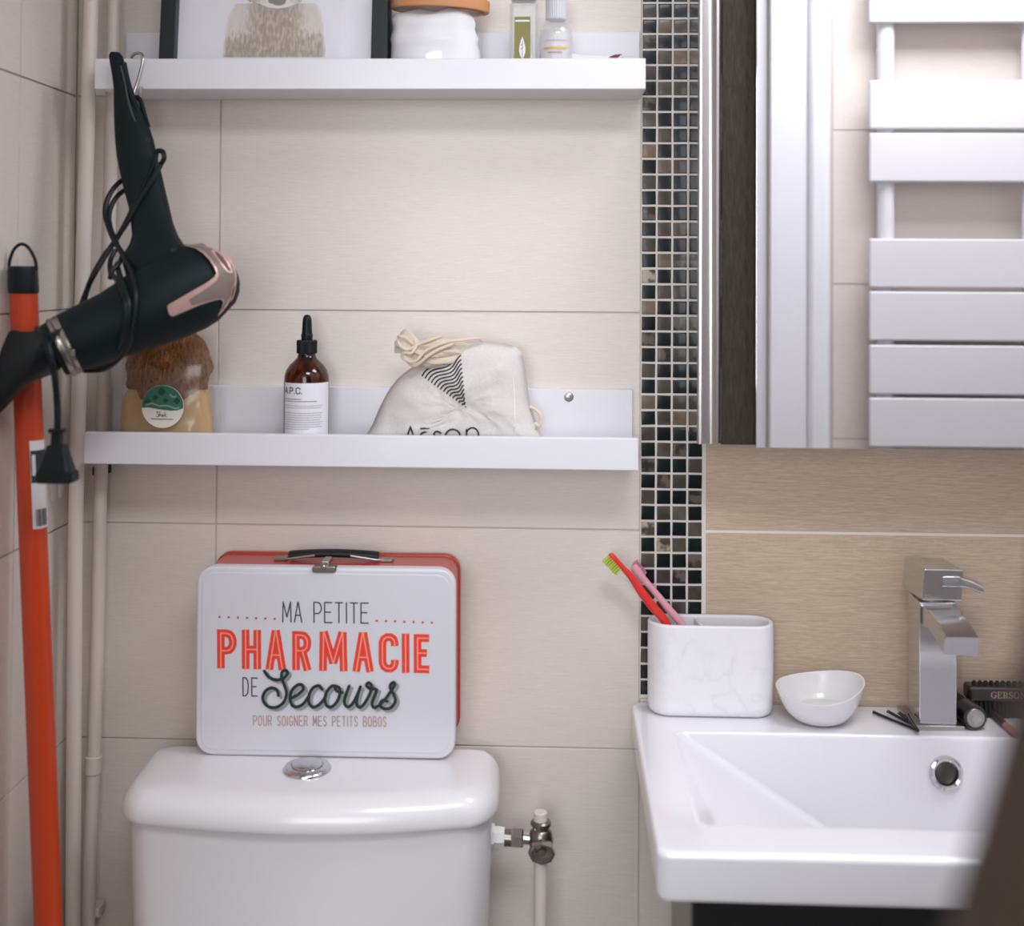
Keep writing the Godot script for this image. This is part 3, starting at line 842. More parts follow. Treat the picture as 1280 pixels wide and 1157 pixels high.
# ------------------------------------------------------------------ on the upper ledge
func build_upper_things() -> void:
	var base := 1.6785
	# picture
	var L := -0.5365
	var R := -0.2302
	var H := 0.40
	var t := thing("picture", "black deep picture frame with a brown animal print leaning on the upper ledge", "picture", Vector3((L + R) / 2, base + 0.0043, 0.083))
	t.rotation.x = -0.09
	var w := R - L
	var bar := 0.0208
	var d := 0.045
	var fm = M.black
	part("frame_side", MB.new().rbox(Vector3(-w / 2 + bar / 2, H / 2, -d / 2), Vector3(bar, H, d), 0.001), fm, t)
	part("frame_side", MB.new().rbox(Vector3(w / 2 - bar / 2, H / 2, -d / 2), Vector3(bar, H, d), 0.001), fm, t)
	part("frame_rail", MB.new().rbox(Vector3(0, bar / 2, -d / 2), Vector3(w - 2 * bar, bar, d), 0.001), fm, t)
	part("frame_rail", MB.new().rbox(Vector3(0, H - bar / 2, -d / 2), Vector3(w - 2 * bar, bar, d), 0.001), fm, t)
	part("backing", MB.new().rbox(Vector3(0, H / 2, -d + 0.004), Vector3(w - 0.006, H - 0.006, 0.006), 0.0), M.palegrey, t)
	var pw := w - 2 * bar
	var ph := H - 2 * bar
	var fur := FastNoiseLite.new()
	fur.seed = 8
	fur.frequency = 0.02
	var print_tex := img_tex(512, 720, func(x, y):
		var X = (x / 512.0 - 0.5) * pw        # metres from the middle
		var Y = (1.0 - y / 720.0) * ph        # above the lower edge
		var paper := hexc("ebe9ef")
		var n := fur.get_noise_2d(x * 6.0, y * 1.6)
		var n2 := fur.get_noise_2d(x * 1.5 + 200, y * 1.5)
		var k = Y - 0.012                     # visible foot of the figure
		var hw := 0.069 - 0.10 * maxf(k - 0.02, 0.0) - 0.35 * maxf(k - 0.055, 0.0) + 0.004 * n
		var cx := -0.0010
		var dx := absf(X - cx)
		if k > 0.16 or k < 0.0: return paper
		if k > 0.075:
			# head: rounded, pale cheeks
			var r := Vector2((X - cx) / 0.052, (k - 0.108) / 0.042).length()
			if r > 1.0 + 0.06 * n: return paper
			var nose := Vector2((X - cx - 0.002) / 0.012, (k - 0.080) / 0.011).length()
			if nose < 1.0: return hexc("8b7f74")
			return hexc("e6e0da").lerp(hexc("a89683"), clampf((absf(X) - 0.018) * 40.0 + n * 0.6, 0.0, 1.0))
		if dx > hw: return paper
		var bodyc := hexc("a99a8a").lerp(hexc("cbbfb2"), clampf(0.35 + n * 1.1 + n2 * 0.8, 0.0, 1.0))
		var flank := clampf((dx - 0.026 - 0.012 * n2) * 60.0, 0.0, 1.0) * clampf((k - 0.020) * 60.0 + n, 0.0, 1.0)
		bodyc = bodyc.lerp(hexc("e3dcd6"), flank * 0.8)
		var bib := Vector2((X - cx - 0.003) / 0.036, (k - 0.092) / 0.024).length()
		if bib < 1.0: bodyc = hexc("e9e5e3").lerp(hexc("8b7f74"), clampf((1.0 - Vector2((X - 0.003) / 0.014, (k - 0.083) / 0.012).length()) * 6.0, 0.0, 1.0))
		return bodyc.lerp(paper, clampf((dx - hw + 0.004) * 200.0, 0.0, 1.0)))
	var pm := mat(Color.WHITE, 0.75)
	pm.albedo_texture = print_tex
	part("print", MB.new().rect_uv(Vector3(-pw / 2, bar, -0.014), Vector3(pw / 2, bar, -0.014), Vector3(pw / 2, H - bar, -0.014), Vector3(-pw / 2, H - bar, -0.014)), pm, t)
	part("glazing", MB.new().rbox(Vector3(0, H / 2, -0.009), Vector3(pw + 0.004, ph + 0.004, 0.002), 0.0), pane(Color(1, 1, 1, 0.02), 0.02), t)

	# glass jar with cloth and wooden lid
	var j := thing("glass_jar", "oval glass jar holding a white cloth under a wooden lid on the upper ledge", "jar", Vector3(-0.1672, base, 0.0505))
	part("glass_body", MB.new().lathe([Vector2(0.0, 0.001), Vector2(0.052, 0.001), Vector2(0.0605, 0.004), Vector2(0.0632, 0.010), Vector2(0.0638, 0.06), Vector2(0.0635, 0.104), Vector2(0.0632, 0.112)], 56).done(60), M.glass, j).scale = Vector3(1, 1, 0.54)
	part("lid", MB.new().lathe([Vector2(0.0, 0.1045), Vector2(0.060, 0.1045), Vector2(0.060, 0.1015), Vector2(0.0655, 0.1005), Vector2(0.067, 0.102), Vector2(0.067, 0.1155), Vector2(0.065, 0.1175), Vector2(0, 0.1185)], 56).done(35), M.wood, j).transform = Transform3D(Basis(Vector3(0, 0, 1), -0.05) * Basis.from_scale(Vector3(1, 1, 0.54)), Vector3.ZERO)
	# cloth: folded heap with soft pleats
	var cl := []
	for i in 15:
		var v := i / 14.0
		var ring := []
		for k in 48:
			var a := -TAU * k / 48
			var r := 0.0600 * sqrt(maxf(0.0, 1.0 - pow(absf(v - 0.47) / 0.54, 9.0)))
			r *= 1.0 + 0.05 * n1.get_noise_3d(cos(a) * 2.0, sin(a) * 2.0, v * 4.0) + (0.03 * sin(v * 22.0 + cos(a) * 2.0 + a) if v > 0.5 else 0.0)
			if cos(a) > 0.55 and v > 0.35: r *= 1.0 - 0.22 * (v - 0.35) * (cos(a) - 0.55) * 3.0
			ring.append(Vector3(cos(a) * r, 0.006 + v * 0.094 + 0.005 * sin(a * 2.0 + 1.0) * v, sin(a) * r))
		cl.append(ring)
	part("cloth", MB.new().loft(cl).done(60), M.cotton, j).scale = Vector3(1, 1, 0.56)

	# slim bottle with green label
	var s := thing("bottle", "slim clear bottle with an olive label and white leaf on the upper ledge", "bottle", Vector3(-0.0488, base, 0.058), "toiletry bottles on the upper ledge")
	part("bottle_body", MB.new().loft([level(rrect(-0.0165, 0.0165, -0.0115, 0.0115, 0.005), 0.0), level(rrect(-0.0183, 0.0183, -0.013, 0.013, 0.006), 0.002), level(rrect(-0.0183, 0.0183, -0.013, 0.013, 0.006), 0.106), level(rrect(-0.015, 0.015, -0.011, 0.011, 0.006), 0.110), level(rrect(-0.008, 0.008, -0.008, 0.008, 0.006), 0.112)]).done(50), M.clearplastic, s)
	part("liquid", MB.new().loft([level(rrect(-0.0165, 0.0165, -0.0112, 0.0112, 0.004), 0.003), level(rrect(-0.0165, 0.0165, -0.0112, 0.0112, 0.004), 0.104)]), pane(Color(0.93, 0.92, 0.88, 0.35), 0.1), s)
	part("cap", MB.new().rbox(Vector3(0, 0.124, 0), Vector3(0.034, 0.026, 0.024), 0.004), mat(hexc("b9b6b8"), 0.35, 0.4), s)
	var lb := part("label_panel", MB.new().rbox(Vector3(-0.0010, 0.0545, 0.0134), Vector3(0.0212, 0.068, 0.0005), 0.0), mat(hexc("87824a"), 0.7), s)
	lb.set_meta("label", "olive green label with a white leaf")
	var leaf := []
	for i in 17:
		var v := i / 16.0
		leaf.append(Vector2(0.0042 * sin(PI * pow(v, 0.8)), 0.026 + 0.030 * v))
	for i in range(15, 0, -1): leaf.append(Vector2(-leaf[i].x, leaf[i].y))
	var fl := func(p: Vector2) -> Vector3: return Vector3(p.x - 0.001, p.y + 0.006, 0.0139)
	part("leaf_emblem", MB.new().patch(leaf, fl, 0.02), M.paper, lb)
	part("leaf_vein", MB.new().ink([v2([0, 0.020, 0.0002, 0.050]), v2([-0.0018, 0.039, 0.0012, 0.042]), v2([-0.0018, 0.044, 0.0012, 0.047])], 0.0007, func(p): return fl.call(p) + Vector3(0, 0, 0.0003)), mat(hexc("87824a"), 0.7), lb)
	var dash := []
	for k in 5: dash.append(v2([-0.0085 + k * 0.0036, 0.077, -0.0085 + k * 0.0036 + 0.0024, 0.077]))
	part("label_print", MB.new().ink(dash, 0.0024, fl), M.paper, lb)

	# round bottle with yellow lettering
	var b := thing("bottle", "small round clear bottle with yellow lettering and a ribbed cap on the upper ledge", "bottle", Vector3(-0.0050, base, 0.056), "toiletry bottles on the upper ledge")
	part("bottle_body", MB.new().lathe([Vector2(0.0, 0.0), Vector2(0.019, 0.0), Vector2(0.0222, 0.003), Vector2(0.0226, 0.008), Vector2(0.0226, 0.064), Vector2(0.0215, 0.073), Vector2(0.0185, 0.080), Vector2(0.0135, 0.084), Vector2(0.0128, 0.088)], 40).done(50), M.clearplastic, b)
	part("liquid", MB.new().lathe([Vector2(0.0, 0.002), Vector2(0.0205, 0.003), Vector2(0.0212, 0.008), Vector2(0.0212, 0.063), Vector2(0.019, 0.073), Vector2(0, 0.074)], 40).done(50), pane(Color(0.93, 0.92, 0.92, 0.55), 0.3), b)
	var cap := []
	for y in [0.0865, 0.088, 0.114, 0.116]:
		var ring := []
		for k in 60:
			var r := 0.0138 + (0.0006 if k % 2 == 0 else 0.0) - (0.001 if y in [0.0865, 0.116] else 0.0)
			ring.append(Vector3(cos(-TAU * k / 60) * r, y, sin(-TAU * k / 60) * r))
		cap.append(ring)
	part("cap", MB.new().loft(cap).done(20), mat(hexc("cfcdd2"), 0.3), b)
	var cyl := func(p: Vector2) -> Vector3: return Vector3(sin(p.x / 0.0226) * 0.0229, p.y, cos(p.x / 0.0226) * 0.0229)
	var g1 := []
	for k in 6: g1.append(v2([-0.0145 + k * 0.005, 0.056, -0.0145 + k * 0.005 + 0.0028, 0.056]))
	part("label_print", MB.new().ink(g1, 0.0012, cyl, 0.002), M.palegrey, b)
	var g2 := []
	for k in [[-0.0165, -0.0125], [-0.011, -0.0075], [-0.0055, -0.0035], [-0.0015, 0.004], [0.0055, 0.0095], [0.0105, 0.0145]]: g2.append(v2([k[0], 0.0455, k[1], 0.0462]))
	part("label_print", MB.new().ink(g2, 0.0028, cyl, 0.002), mat(hexc("d8b04a"), 0.6), b)
	var g3 := []
	for k in [[-0.010, -0.0055], [-0.004, 0.0005], [0.002, 0.008]]: g3.append(v2([k[0], 0.040, k[1], 0.0402]))
	part("label_print", MB.new().ink(g3, 0.0017, cyl, 0.002), mat(hexc("a99a78"), 0.6), b)
	part("emblem", MB.new().ink([v2([-0.0025, 0.0705, -0.002, 0.068, 0.0, 0.067, 0.002, 0.068, 0.0025, 0.0705])], 0.0009, cyl), M.palegrey, b)

	# flat box behind the slim bottle, tube lying at the right
	tag(part("carton", MB.new().rbox(Vector3(-0.0845, base + 0.0175, 0.040), Vector3(0.046, 0.035, 0.03), 0.0015), mat(hexc("cbc9cf"), 0.6), self), "small white carton between the glass jar and the slim bottle", "box")
	var tb := thing("tube", "white tube with a dark red mark lying at the right end of the upper ledge", "tube", Vector3(0.06, base, 0.06))
	var rings := []
	for q in [[-0.044, 0.0195, 0.001], [-0.03, 0.0185, 0.007], [0.0, 0.0175, 0.0125], [0.02, 0.0165, 0.0145], [0.025, 0.012, 0.012]]:
		var ring := []
		for k in 20:
			var a := TAU * k / 20
			ring.append(Vector3(q[0], 0.0215 + sin(a) * q[1], -cos(a) * q[2]))
		rings.append(ring)
	part("tube_body", MB.new().loft(rings).done(50), mat(hexc("e4e0e4"), 0.4), tb)
	part("cap", MB.new().tube([Vector3(0.024, 0.021, 0), Vector3(0.038, 0.021, 0)], 0.0165, 24), mat(hexc("d8d4d8"), 0.4), tb)
	part("mark", MB.new().patch(v2([0.005, 0.0345, 0.014, 0.0395, 0.0235, 0.040, 0.017, 0.0345]), func(p): return Vector3(p.x, p.y, 0.0145 * sqrt(maxf(0.02, 1.0 - pow((p.y - 0.0215) / 0.0178, 2.0))) + 0.0008), 0.003), mat(hexc("6e2f36"), 0.6), tb)

	# hook over the lip
	var h := thing("hook", "small steel hook over the upper ledge holding the hair dryer", "hook", Vector3(-0.57, 1.7, 0.1))
	var pts := spl(px3([[163, 78, 0.085], [165, 70, 0.087], [171, 66.5, 0.093], [177, 68, 0.1025], [178.5, 76, 0.1055], [175, 92, 0.107], [170, 108, 0.109], [166.5, 118, 0.113], [167.5, 125, 0.120], [171.5, 125.5, 0.127], [174.5, 118, 0.130], [176.5, 108, 0.131]]), 6)
	for i in pts.size(): pts[i] -= h.position
	part("wire", MB.new().tube(pts, 0.0021, 10), M.steel, h)

# ------------------------------------------------------------------ on the lower ledge
func build_lower_things() -> void:
	var base := 1.1845
	# dropper bottle
	var d := thing("dropper_bottle", "amber glass dropper bottle with a white paper label on the lower ledge", "bottle", Vector3(-0.3378, base, 0.056))
	part("glass_body", MB.new().lathe([Vector2(0.0, 0.0), Vector2(0.026, 0.0), Vector2(0.0292, 0.003), Vector2(0.0302, 0.007), Vector2(0.0302, 0.093), Vector2(0.0296, 0.102), Vector2(0.0272, 0.110), Vector2(0.0225, 0.117), Vector2(0.0165, 0.1225), Vector2(0.0128, 0.1265), Vector2(0.0115, 0.131), Vector2(0.0115, 0.137), Vector2(0, 0.137)], 56).done(50), M.amber, d)
	part("liquid", MB.new().lathe([Vector2(0.0, 0.003), Vector2(0.024, 0.003), Vector2(0.0280, 0.007), Vector2(0.0285, 0.010), Vector2(0.0285, 0.0885), Vector2(0, 0.0885)], 48).done(40), M.liquid, d)
	part("pipette", MB.new().tube([Vector3(0, 0.08, 0), Vector3(0, 0.135, 0)], 0.0032, 12), M.liquid, d)
	var cr := []
	for q in [[0.0118, 0.1315], [0.0136, 0.1325], [0.0138, 0.148], [0.0128, 0.1500]]:
		var ring := []
		for k in 72:
			var r: float = q[0] - (0.0005 if k % 2 == 1 else 0.0)
			ring.append(Vector3(cos(-TAU * k / 72) * r, q[1], sin(-TAU * k / 72) * r))
		cr.append(ring)
	part("collar", MB.new().loft(cr).done(25), M.rubber, d)
	part("rubber_bulb", MB.new().lathe([Vector2(0.0074, 0.1495), Vector2(0.0076, 0.1535), Vector2(0.0080, 0.1555), Vector2(0.0078, 0.1575), Vector2(0.0070, 0.159), Vector2(0.0066, 0.166), Vector2(0.0062, 0.1755), Vector2(0.0055, 0.180), Vector2(0.0038, 0.183), Vector2(0, 0.1842)], 28).done(50), M.rubber, d)
	var rl := 0.0304
	var cyl := func(p: Vector2) -> Vector3: return Vector3(sin(p.x / rl) * rl, p.y, cos(p.x / rl) * rl)
	var lab := part("paper_label", MB.new().patch(v2([-0.0295, 0.010, 0.0450, 0.010, 0.0450, 0.0945, -0.0295, 0.0945]), cyl, 0.0045), M.paper, d)
	var up := func(p: Vector2) -> Vector3: return cyl.call(p) * Vector3(1.008, 1, 1.008)
	# A.P.C.
	var big := letters("A.P.C.", -0.0275, 0.0808, 0.0054, 0.0076, 0.0016)
	part("lettering", MB.new().ink(big, 0.0013, up, 0.003), M.text, lab)
	var lines := []
	var bold := []
	for row in [[0.0672, [0.013], true], [0.0643, [0.024], true], [0.0585, [0.028], false], [0.0558, [0.026], false], [0.049, [0.028], false], [0.046, [0.027], false], [0.043, [0.028], false], [0.040, [0.026], false], [0.037, [0.028], false], [0.034, [0.027], false], [0.031, [0.028], false], [0.028, [0.018], false]]:
		var x := -0.0272
		while x < -0.0272 + row[1][0] * 2.0:
			var w := rng.randf_range(0.0012, 0.0048)
			(bold if row[2] else lines).append(v2([x, row[0] + 0.0062, minf(x + w, 0.037), row[0] + 0.0062]))
			x += w + 0.0011
	part("small_print", MB.new().ink(bold, 0.0009, up, 0.004), mat(hexc("6b6a6a"), 0.7), lab)
	part("small_print", MB.new().ink(lines, 0.0008, up, 0.004), mat(hexc("a9a6a6"), 0.7), lab)

	# cloth pouch
	var c := at(572, 505, 0.05)
	var t := thing("drawstring_bag", "white cotton drawstring pouch with a striped cone emblem lying on the lower ledge", "bag", Vector3(c.x, base, 0.05))
	var outl := []
	for p in spl(v2([456, 566, 466, 530, 480, 498, 493, 478, 508, 464, 532, 448, 560, 434, 592, 426, 628, 429, 648, 436, 655, 452, 659, 480, 663, 505, 672, 532, 676, 566, 570, 568]), 5, true): outl.append(p)
	var cen := Vector2(572, 510)
	var world := func(p: Vector2, dz: float) -> Vector3: 
		var q := at(p.x, p.y, 0.05 + dz) - t.position
		return Vector3(q.x, maxf(q.y, 0.0006), q.z)
	var depth := func(p: Vector2) -> float:
		var dir := p - cen
		var an := dir.angle()
		var rad := 1e9
		for i in outl.size():
			var hit = Geometry2D.segment_intersects_segment(cen, cen + dir.normalized() * 400.0, outl[i], outl[(i + 1) % outl.size()])
			if hit != null: rad = minf(rad, cen.distance_to(hit))
		var s := clampf(dir.length() / rad, 0.0, 1.0)
		var wr := n1.get_noise_2d(p.x * 0.018, p.y * 0.025) * 0.006 + n1.get_noise_2d(p.x * 0.05 + 7.0, p.y * 0.03) * 0.003
		# a crease down the left fold and a seam near the right side
		wr -= 0.004 * exp(-pow((p.x - 488.0 - (p.y - 500) * 0.02) / 5.0, 2.0)) * clampf((p.y - 465.0) / 20.0, 0.0, 1.0)
		wr -= 0.0016 * exp(-pow((p.x - 643.0) / 2.2, 2.0))
		return 0.034 * sqrt(maxf(0.0, 1.0 - pow(s, 3.2))) + wr * (1.0 - s * s)
	var m := MB.new()
	var rings := []
	for i in 15:
		var s := 1.0 - i / 14.0
		var ring := []
		for p in outl:
			var q: Vector2 = cen + (p - cen) * maxf(s, 0.05)
			ring.append(world.call(q, depth.call(q)))
		ring.reverse()
		rings.append(ring)
	var rear := []
	for i in range(1, 6):
		var s := 1.0 - i / 5.0
		var ring := []
		for p in outl:
			var q: Vector2 = cen + (p - cen) * maxf(s, 0.05)
			ring.append(world.call(q, -0.030 * sqrt(maxf(0.0, 1.0 - s * s * s))))
		ring.reverse()
		rear.push_front(ring)
	m.loft(rear + rings)
	part("pouch", m.done(70), M.linen, t)
	var ond := func(p: Vector2) -> Vector3: return world.call(p, depth.call(p) + 0.0006)
	# seam on the right
	part("seam", MB.new().ink([spl(v2([641, 470, 643, 490, 643.5, 520, 644, 545]), 4)], 0.9, ond, 4.0), mat(hexc("f4efe9"), 0.9), t)
	# striped cone emblem
	var stripes := []
	for k in 15:
		var v := k / 14.0
		var a := Vector2(529, 471).lerp(Vector2(582, 508.5), v)
		var b := Vector2(577, 437).lerp(Vector2(582, 508.5), v)
		var line := []
		for i in 15:
			var u := i / 14.0
			var p := a.lerp(b, u)
			var nrm := (b - a).orthogonal().normalized()
			line.append(p + nrm * (sin(u * TAU * 1.15 + 0.5) * 4.2 * (1.0 - v * 0.85)) + Vector2(0, -2.0 * (1.0 - v) * sin(u * PI)))
		stripes.append(line)
	part("emblem", MB.new().ink(stripes, 1.9, ond, 4.0), M.text, t)
	# name on the pouch, partly below the lip
	var wd := []
	for l in [v2([506, 555, 513, 533, 520, 555]), v2([509, 548, 517, 548]), arc_pts(531, 548, 6.5, 8, 10, 340), v2([525, 547, 537, 546]), v2([526, 535.5, 536, 535]), spl(v2([551, 541, 546, 539, 542.5, 542, 546, 547, 550.5, 550, 548, 555, 542, 554]), 4), arc_pts(566, 546, 9.5, 9.5, 0, 360), v2([583, 537, 584, 566]), arc_pts(590.5, 543.5, 7.8, 9.0, -150, 150), v2([603, 549, 603.6, 549])]:
		wd.append(l)
	part("lettering", MB.new().ink(wd, 2.2, ond, 4.0), mat(hexc("2c3233"), 0.8), t)
	# gathered neck
	var neck := MB.new()
	var nr := []
	var axis := spl(px3([[592, 441, 0.056], [572, 440, 0.064], [548, 442, 0.074], [526, 440, 0.076], [509, 430, 0.073], [500, 424, 0.068]]), 4)
	for i in axis.size():
		var u := float(i) / (axis.size() - 1)
		var rad := lerpf(0.010, 0.017, smoothstep(0.0, 0.35, u)) - 0.006 * smoothstep(0.45, 0.7, u) + 0.006 * smoothstep(0.6, 1.0, u) - 0.006 * smoothstep(0.9, 1.0, u)
		var ring := []
		var tdir: Vector3 = (axis[mini(i + 1, axis.size() - 1)] - axis[maxi(i - 1, 0)]).normalized()
		var upv := (Vector3.UP - tdir * tdir.y).normalized()
		var sd := tdir.cross(upv)
		for k in 40:
			var a := TAU * k / 40
			var r := rad * (1.0 + 0.20 * sin(a * 8.0 + u * 4.0 + n1.get_noise_2d(a, u * 4.0) * 2.0) * smoothstep(0.05, 0.4, u) + 0.16 * n1.get_noise_2d(k * 0.9, u * 3.0))
			ring.append(axis[i] - t.position + upv * cos(a) * r + sd * sin(a) * r * 0.8)
		nr.append(ring)
	neck.loft(nr)
	part("gathered_neck", neck.done(60), M.neckcloth, t)
	var cords := [
		[[503, 447, 0.088], [512, 452, 0.094], [521, 450, 0.096], [530, 440, 0.094], [545, 432, 0.092], [560, 427, 0.088], [577, 425, 0.082], [598, 423, 0.072], [603, 427, 0.066]],
		[[552, 420, 0.076], [540, 424, 0.082], [524, 430, 0.086], [510, 437, 0.088], [500, 432, 0.085], [498, 424, 0.078], [506, 419, 0.072], [516, 424, 0.076], [520, 432, 0.086], [514, 441, 0.092], [505, 441, 0.091], [502, 447, 0.088]],
		[[510, 452, 0.086], [516, 457, 0.090], [524, 454, 0.094], [536, 444, 0.095], [550, 436, 0.092], [566, 430, 0.086]]]
	for cd in cords:
		var p := spl(px3(cd), 6)
		for i in p.size(): p[i] -= t.position
		part("cord", MB.new().tube(p, 0.0021, 8), M.cord, t)
	var tail := spl(px3([[662, 508, 0.055], [672, 514, 0.06], [676, 522, 0.062], [674, 532, 0.062], [668, 530, 0.062], [667, 545, 0.062]]), 6)
	for i in tail.size(): tail[i] -= t.position
	part("cord", MB.new().tube(tail, 0.0024, 8), M.cord, t)

	# bath brush in clear film
	var s := thing("bath_sponge", "brown fibre bath sponge in a clear bag with a round label, behind the hair dryer", "sponge", Vector3(-0.525, base, 0.052))
	var mb := MB.new()
	var rg := []
	for i in 23:
		var v := i / 22.0
		var ring := []
		for k in 48:
			var a := -TAU * k / 48
			var r := sqrt(maxf(0.0, 1.0 - pow(absf(v * 2.0 - 1.0), 2.6)))
			var f := 1.0 + 0.20 * n1.get_noise_3d(cos(a) * 2.6, v * 4.0, sin(a) * 2.6) + 0.05 * n1.get_noise_3d(cos(a) * 14.0, v * 9.0, sin(a) * 14.0)
			ring.append(Vector3(cos(a) * r * f * 0.056 - 0.002, 0.054 + v * 0.114 + 0.012 * n1.get_noise_2d(cos(a) * 3.0 + 5.0, sin(a) * 3.0) * (1.0 - v), sin(a) * r * f * 0.0285))
		rg.append(ring)
	mb.loft(rg)
	var fib := FastNoiseLite.new()
	fib.seed = 31
	var fm := mat(Color.WHITE, 0.95)
	fm.albedo_texture = img_tex(256, 256, func(x, y):
		var q := fib.get_noise_2d(x * 9.0, y * 3.0) + 0.7 * fib.get_noise_2d(x * 28.0 + 80, y * 14.0)
		return hexc("a5713f").lerp(hexc("553318"), clampf(0.45 + q * 0.9, 0.0, 1.0)))
	fm.heightmap_enabled = true
	fm.heightmap_texture = fm.albedo_texture
	fm.heightmap_scale = 0.5
	fm.uv1_triplanar = true
	fm.uv1_scale = Vector3.ONE * 9.0
	part("fibre_pad", mb.done(60), fm, s)
	# loose fibres
	var fz := MB.new()
	for i in 1600:
		var a := rng.randf() * TAU
		var v := rng.randf_range(0.05, 0.95)
		var r := sqrt(maxf(0.0, 1.0 - pow(absf(v * 2.0 - 1.0), 2.6)))
		var p := Vector3(cos(a) * r * 0.056 - 0.002, 0.054 + v * 0.114, absf(sin(a)) * r * 0.0295)
		var dv := Vector3(rng.randf_range(-1, 1), rng.randf_range(-1, 1), rng.randf_range(-0.2, 1)).normalized() * 0.007
		var e := Vector3(rng.randf_range(-1, 1), rng.randf_range(-1, 1), 0).normalized() * 0.00035
		fz.tri(p - e, p + e, p + dv); fz.tri(p + e, p - e, p + dv)
	part("loose_fibres", fz, mat(hexc("9a6a3a"), 0.9), s).set_meta("kind", "stuff")
	var lower := []
	for i in 9:
		var v := i / 8.0
		var ring := []
		for p in rrect(-0.056, 0.066, -0.019, 0.019, 0.014, 5):
			var f := 1.0 - 0.14 * pow(maxf(0.0, v * 2.0 - 1.0), 2.0) + 0.10 * n1.get_noise_3d(p.x * 60.0, v * 4.0, p.y * 60.0)
			ring.append(Vector3(p.x * f - 0.008, 0.002 + v * 0.080, p.y * f))
		ring.reverse()
		lower.append(ring)
	var yl := mat(hexc("c29f6c"), 0.95)
	part("sponge_base", MB.new().loft(lower).done(60), yl, s)
	# film bag
	var fo := []
	for i in 25:
		var v := i / 24.0
		var ring := []
		for k in 40:
			var a := -TAU * k / 40
			var wx := lerpf(0.066, 0.064, v) * (1.0 - 0.25 * smoothstep(0.8, 1.0, v))
			var wz := 0.0285 * (1.0 - 0.75 * smoothstep(0.55, 1.0, v)) 
			var f := 1.0 + 0.07 * n1.get_noise_3d(cos(a) * 2.2 + 3.0, v * 4.5, sin(a) * 2.2) + 0.05 * n1.get_noise_3d(cos(a) * 6.0, v * 7.0 + 9.0, sin(a) * 6.0)
			ring.append(Vector3(signf(cos(a)) * pow(absf(cos(a)), 0.7) * wx * f + 0.002, 0.001 + v * 0.182 + 0.010 * v * cos(a), signf(sin(a)) * pow(absf(sin(a)), 0.8) * wz * f))
		fo.append(ring)
	part("film_bag", MB.new().loft(fo, true, false).done(35), M.film, s)
	# round sticker
	var lc := at(203.5, 508, 0.084) - s.position
	var disc := []
	for k in 40: disc.append(Vector2.from_angle(TAU * k / 40) * 0.0282)
	var rl2 := part("round_label", MB.new().plate(disc, -0.0006, 0.0006, 0.0), mat(hexc("e6dfd6"), 0.6), s, lc)
	var topg := []
	for k in 23: 
		var a := PI * (-0.02 + 1.04 * k / 22.0)
		topg.append(Vector2.from_angle(a) * 0.0279)
	topg.append_array(v2([-0.02, -0.0012, -0.010, -0.0026, 0.0, -0.0042, 0.012, -0.0052, 0.02, -0.0046]))
	var z0 := func(p: Vector2) -> Vector3: return Vector3(p.x, p.y, 0.0009)
	var z1 := func(p: Vector2) -> Vector3: return Vector3(p.x, p.y, 0.0012)
	part("green_print", MB.new().patch(topg, z0, 0.1), mat(hexc("2f6d58"), 0.6), rl2)
	var blobs := MB.new()
	for q in [[-0.0015, 0.020, 0.0055], [0.019, 0.0075, 0.0042], [-0.020, 0.006, 0.0045], [0.004, 0.008, 0.0035], [-0.010, 0.012, 0.004]]:
		var pl := []
		for k in 12: pl.append(Vector2(q[0], q[1]) + Vector2.from_angle(TAU * k / 12) * q[2] * (0.8 + 0.3 * float(k % 3 == 0)))
		blobs.patch(pl, z1, 0.1)
	part("green_print", blobs, mat(hexc("17443a"), 0.6), rl2)
	part("green_print", MB.new().ink([spl(v2([-0.022, 0.002, -0.014, 0.004, -0.004, 0.001, 0.006, 0.0015, 0.016, -0.002, 0.022, -0.001]), 4), spl(v2([0.010, 0.016, 0.014, 0.013, 0.018, 0.014]), 4)], 0.0022, func(p): return Vector3(p.x, p.y, 0.0014)), mat(hexc("7fa082"), 0.6), rl2)
	var script := [spl(v2([-0.0050, -0.0075, -0.0075, -0.0068, -0.0068, -0.0095, -0.0048, -0.0110, -0.0060, -0.0135, -0.0085, -0.0128]), 4), spl(v2([-0.0035, -0.0065, -0.0042, -0.013]), 3), spl(v2([-0.0042, -0.0112, -0.0025, -0.0100, -0.0022, -0.0130]), 3), spl(v2([0.0005, -0.0103, -0.001, -0.0118, 0.0, -0.0130, 0.0010, -0.0104, 0.0014, -0.0130]), 3), spl(v2([0.0034, -0.0065, 0.0028, -0.013]), 3), spl(v2([0.0052, -0.0104, 0.0031, -0.0115, 0.0056, -0.0131]), 3)]
	part("lettering", MB.new().ink(script, 0.0008, z0), mat(hexc("5a4e42"), 0.7), rl2)
	var sm := []
	for k in 8: sm.append(v2([-0.0145 + k * 0.0037, -0.0162 - k * 0.00006, -0.0145 + k * 0.0037 + 0.0028, -0.0162 - k * 0.00006]))
	part("small_print", MB.new().ink(sm, 0.0011, z0), mat(hexc("6a5c50"), 0.7), rl2)

func arc_pts(cx: float, cy: float, rx: float, ry: float, a0: float, a1: float) -> Array:
	var o := []
	var n := maxi(6, int(absf(a1 - a0) / 18.0))
	for i in n + 1:
		var a := deg_to_rad(lerpf(a0, a1, float(i) / n))
		o.append(Vector2(cx + cos(a) * rx, cy + sin(a) * ry))
	return o

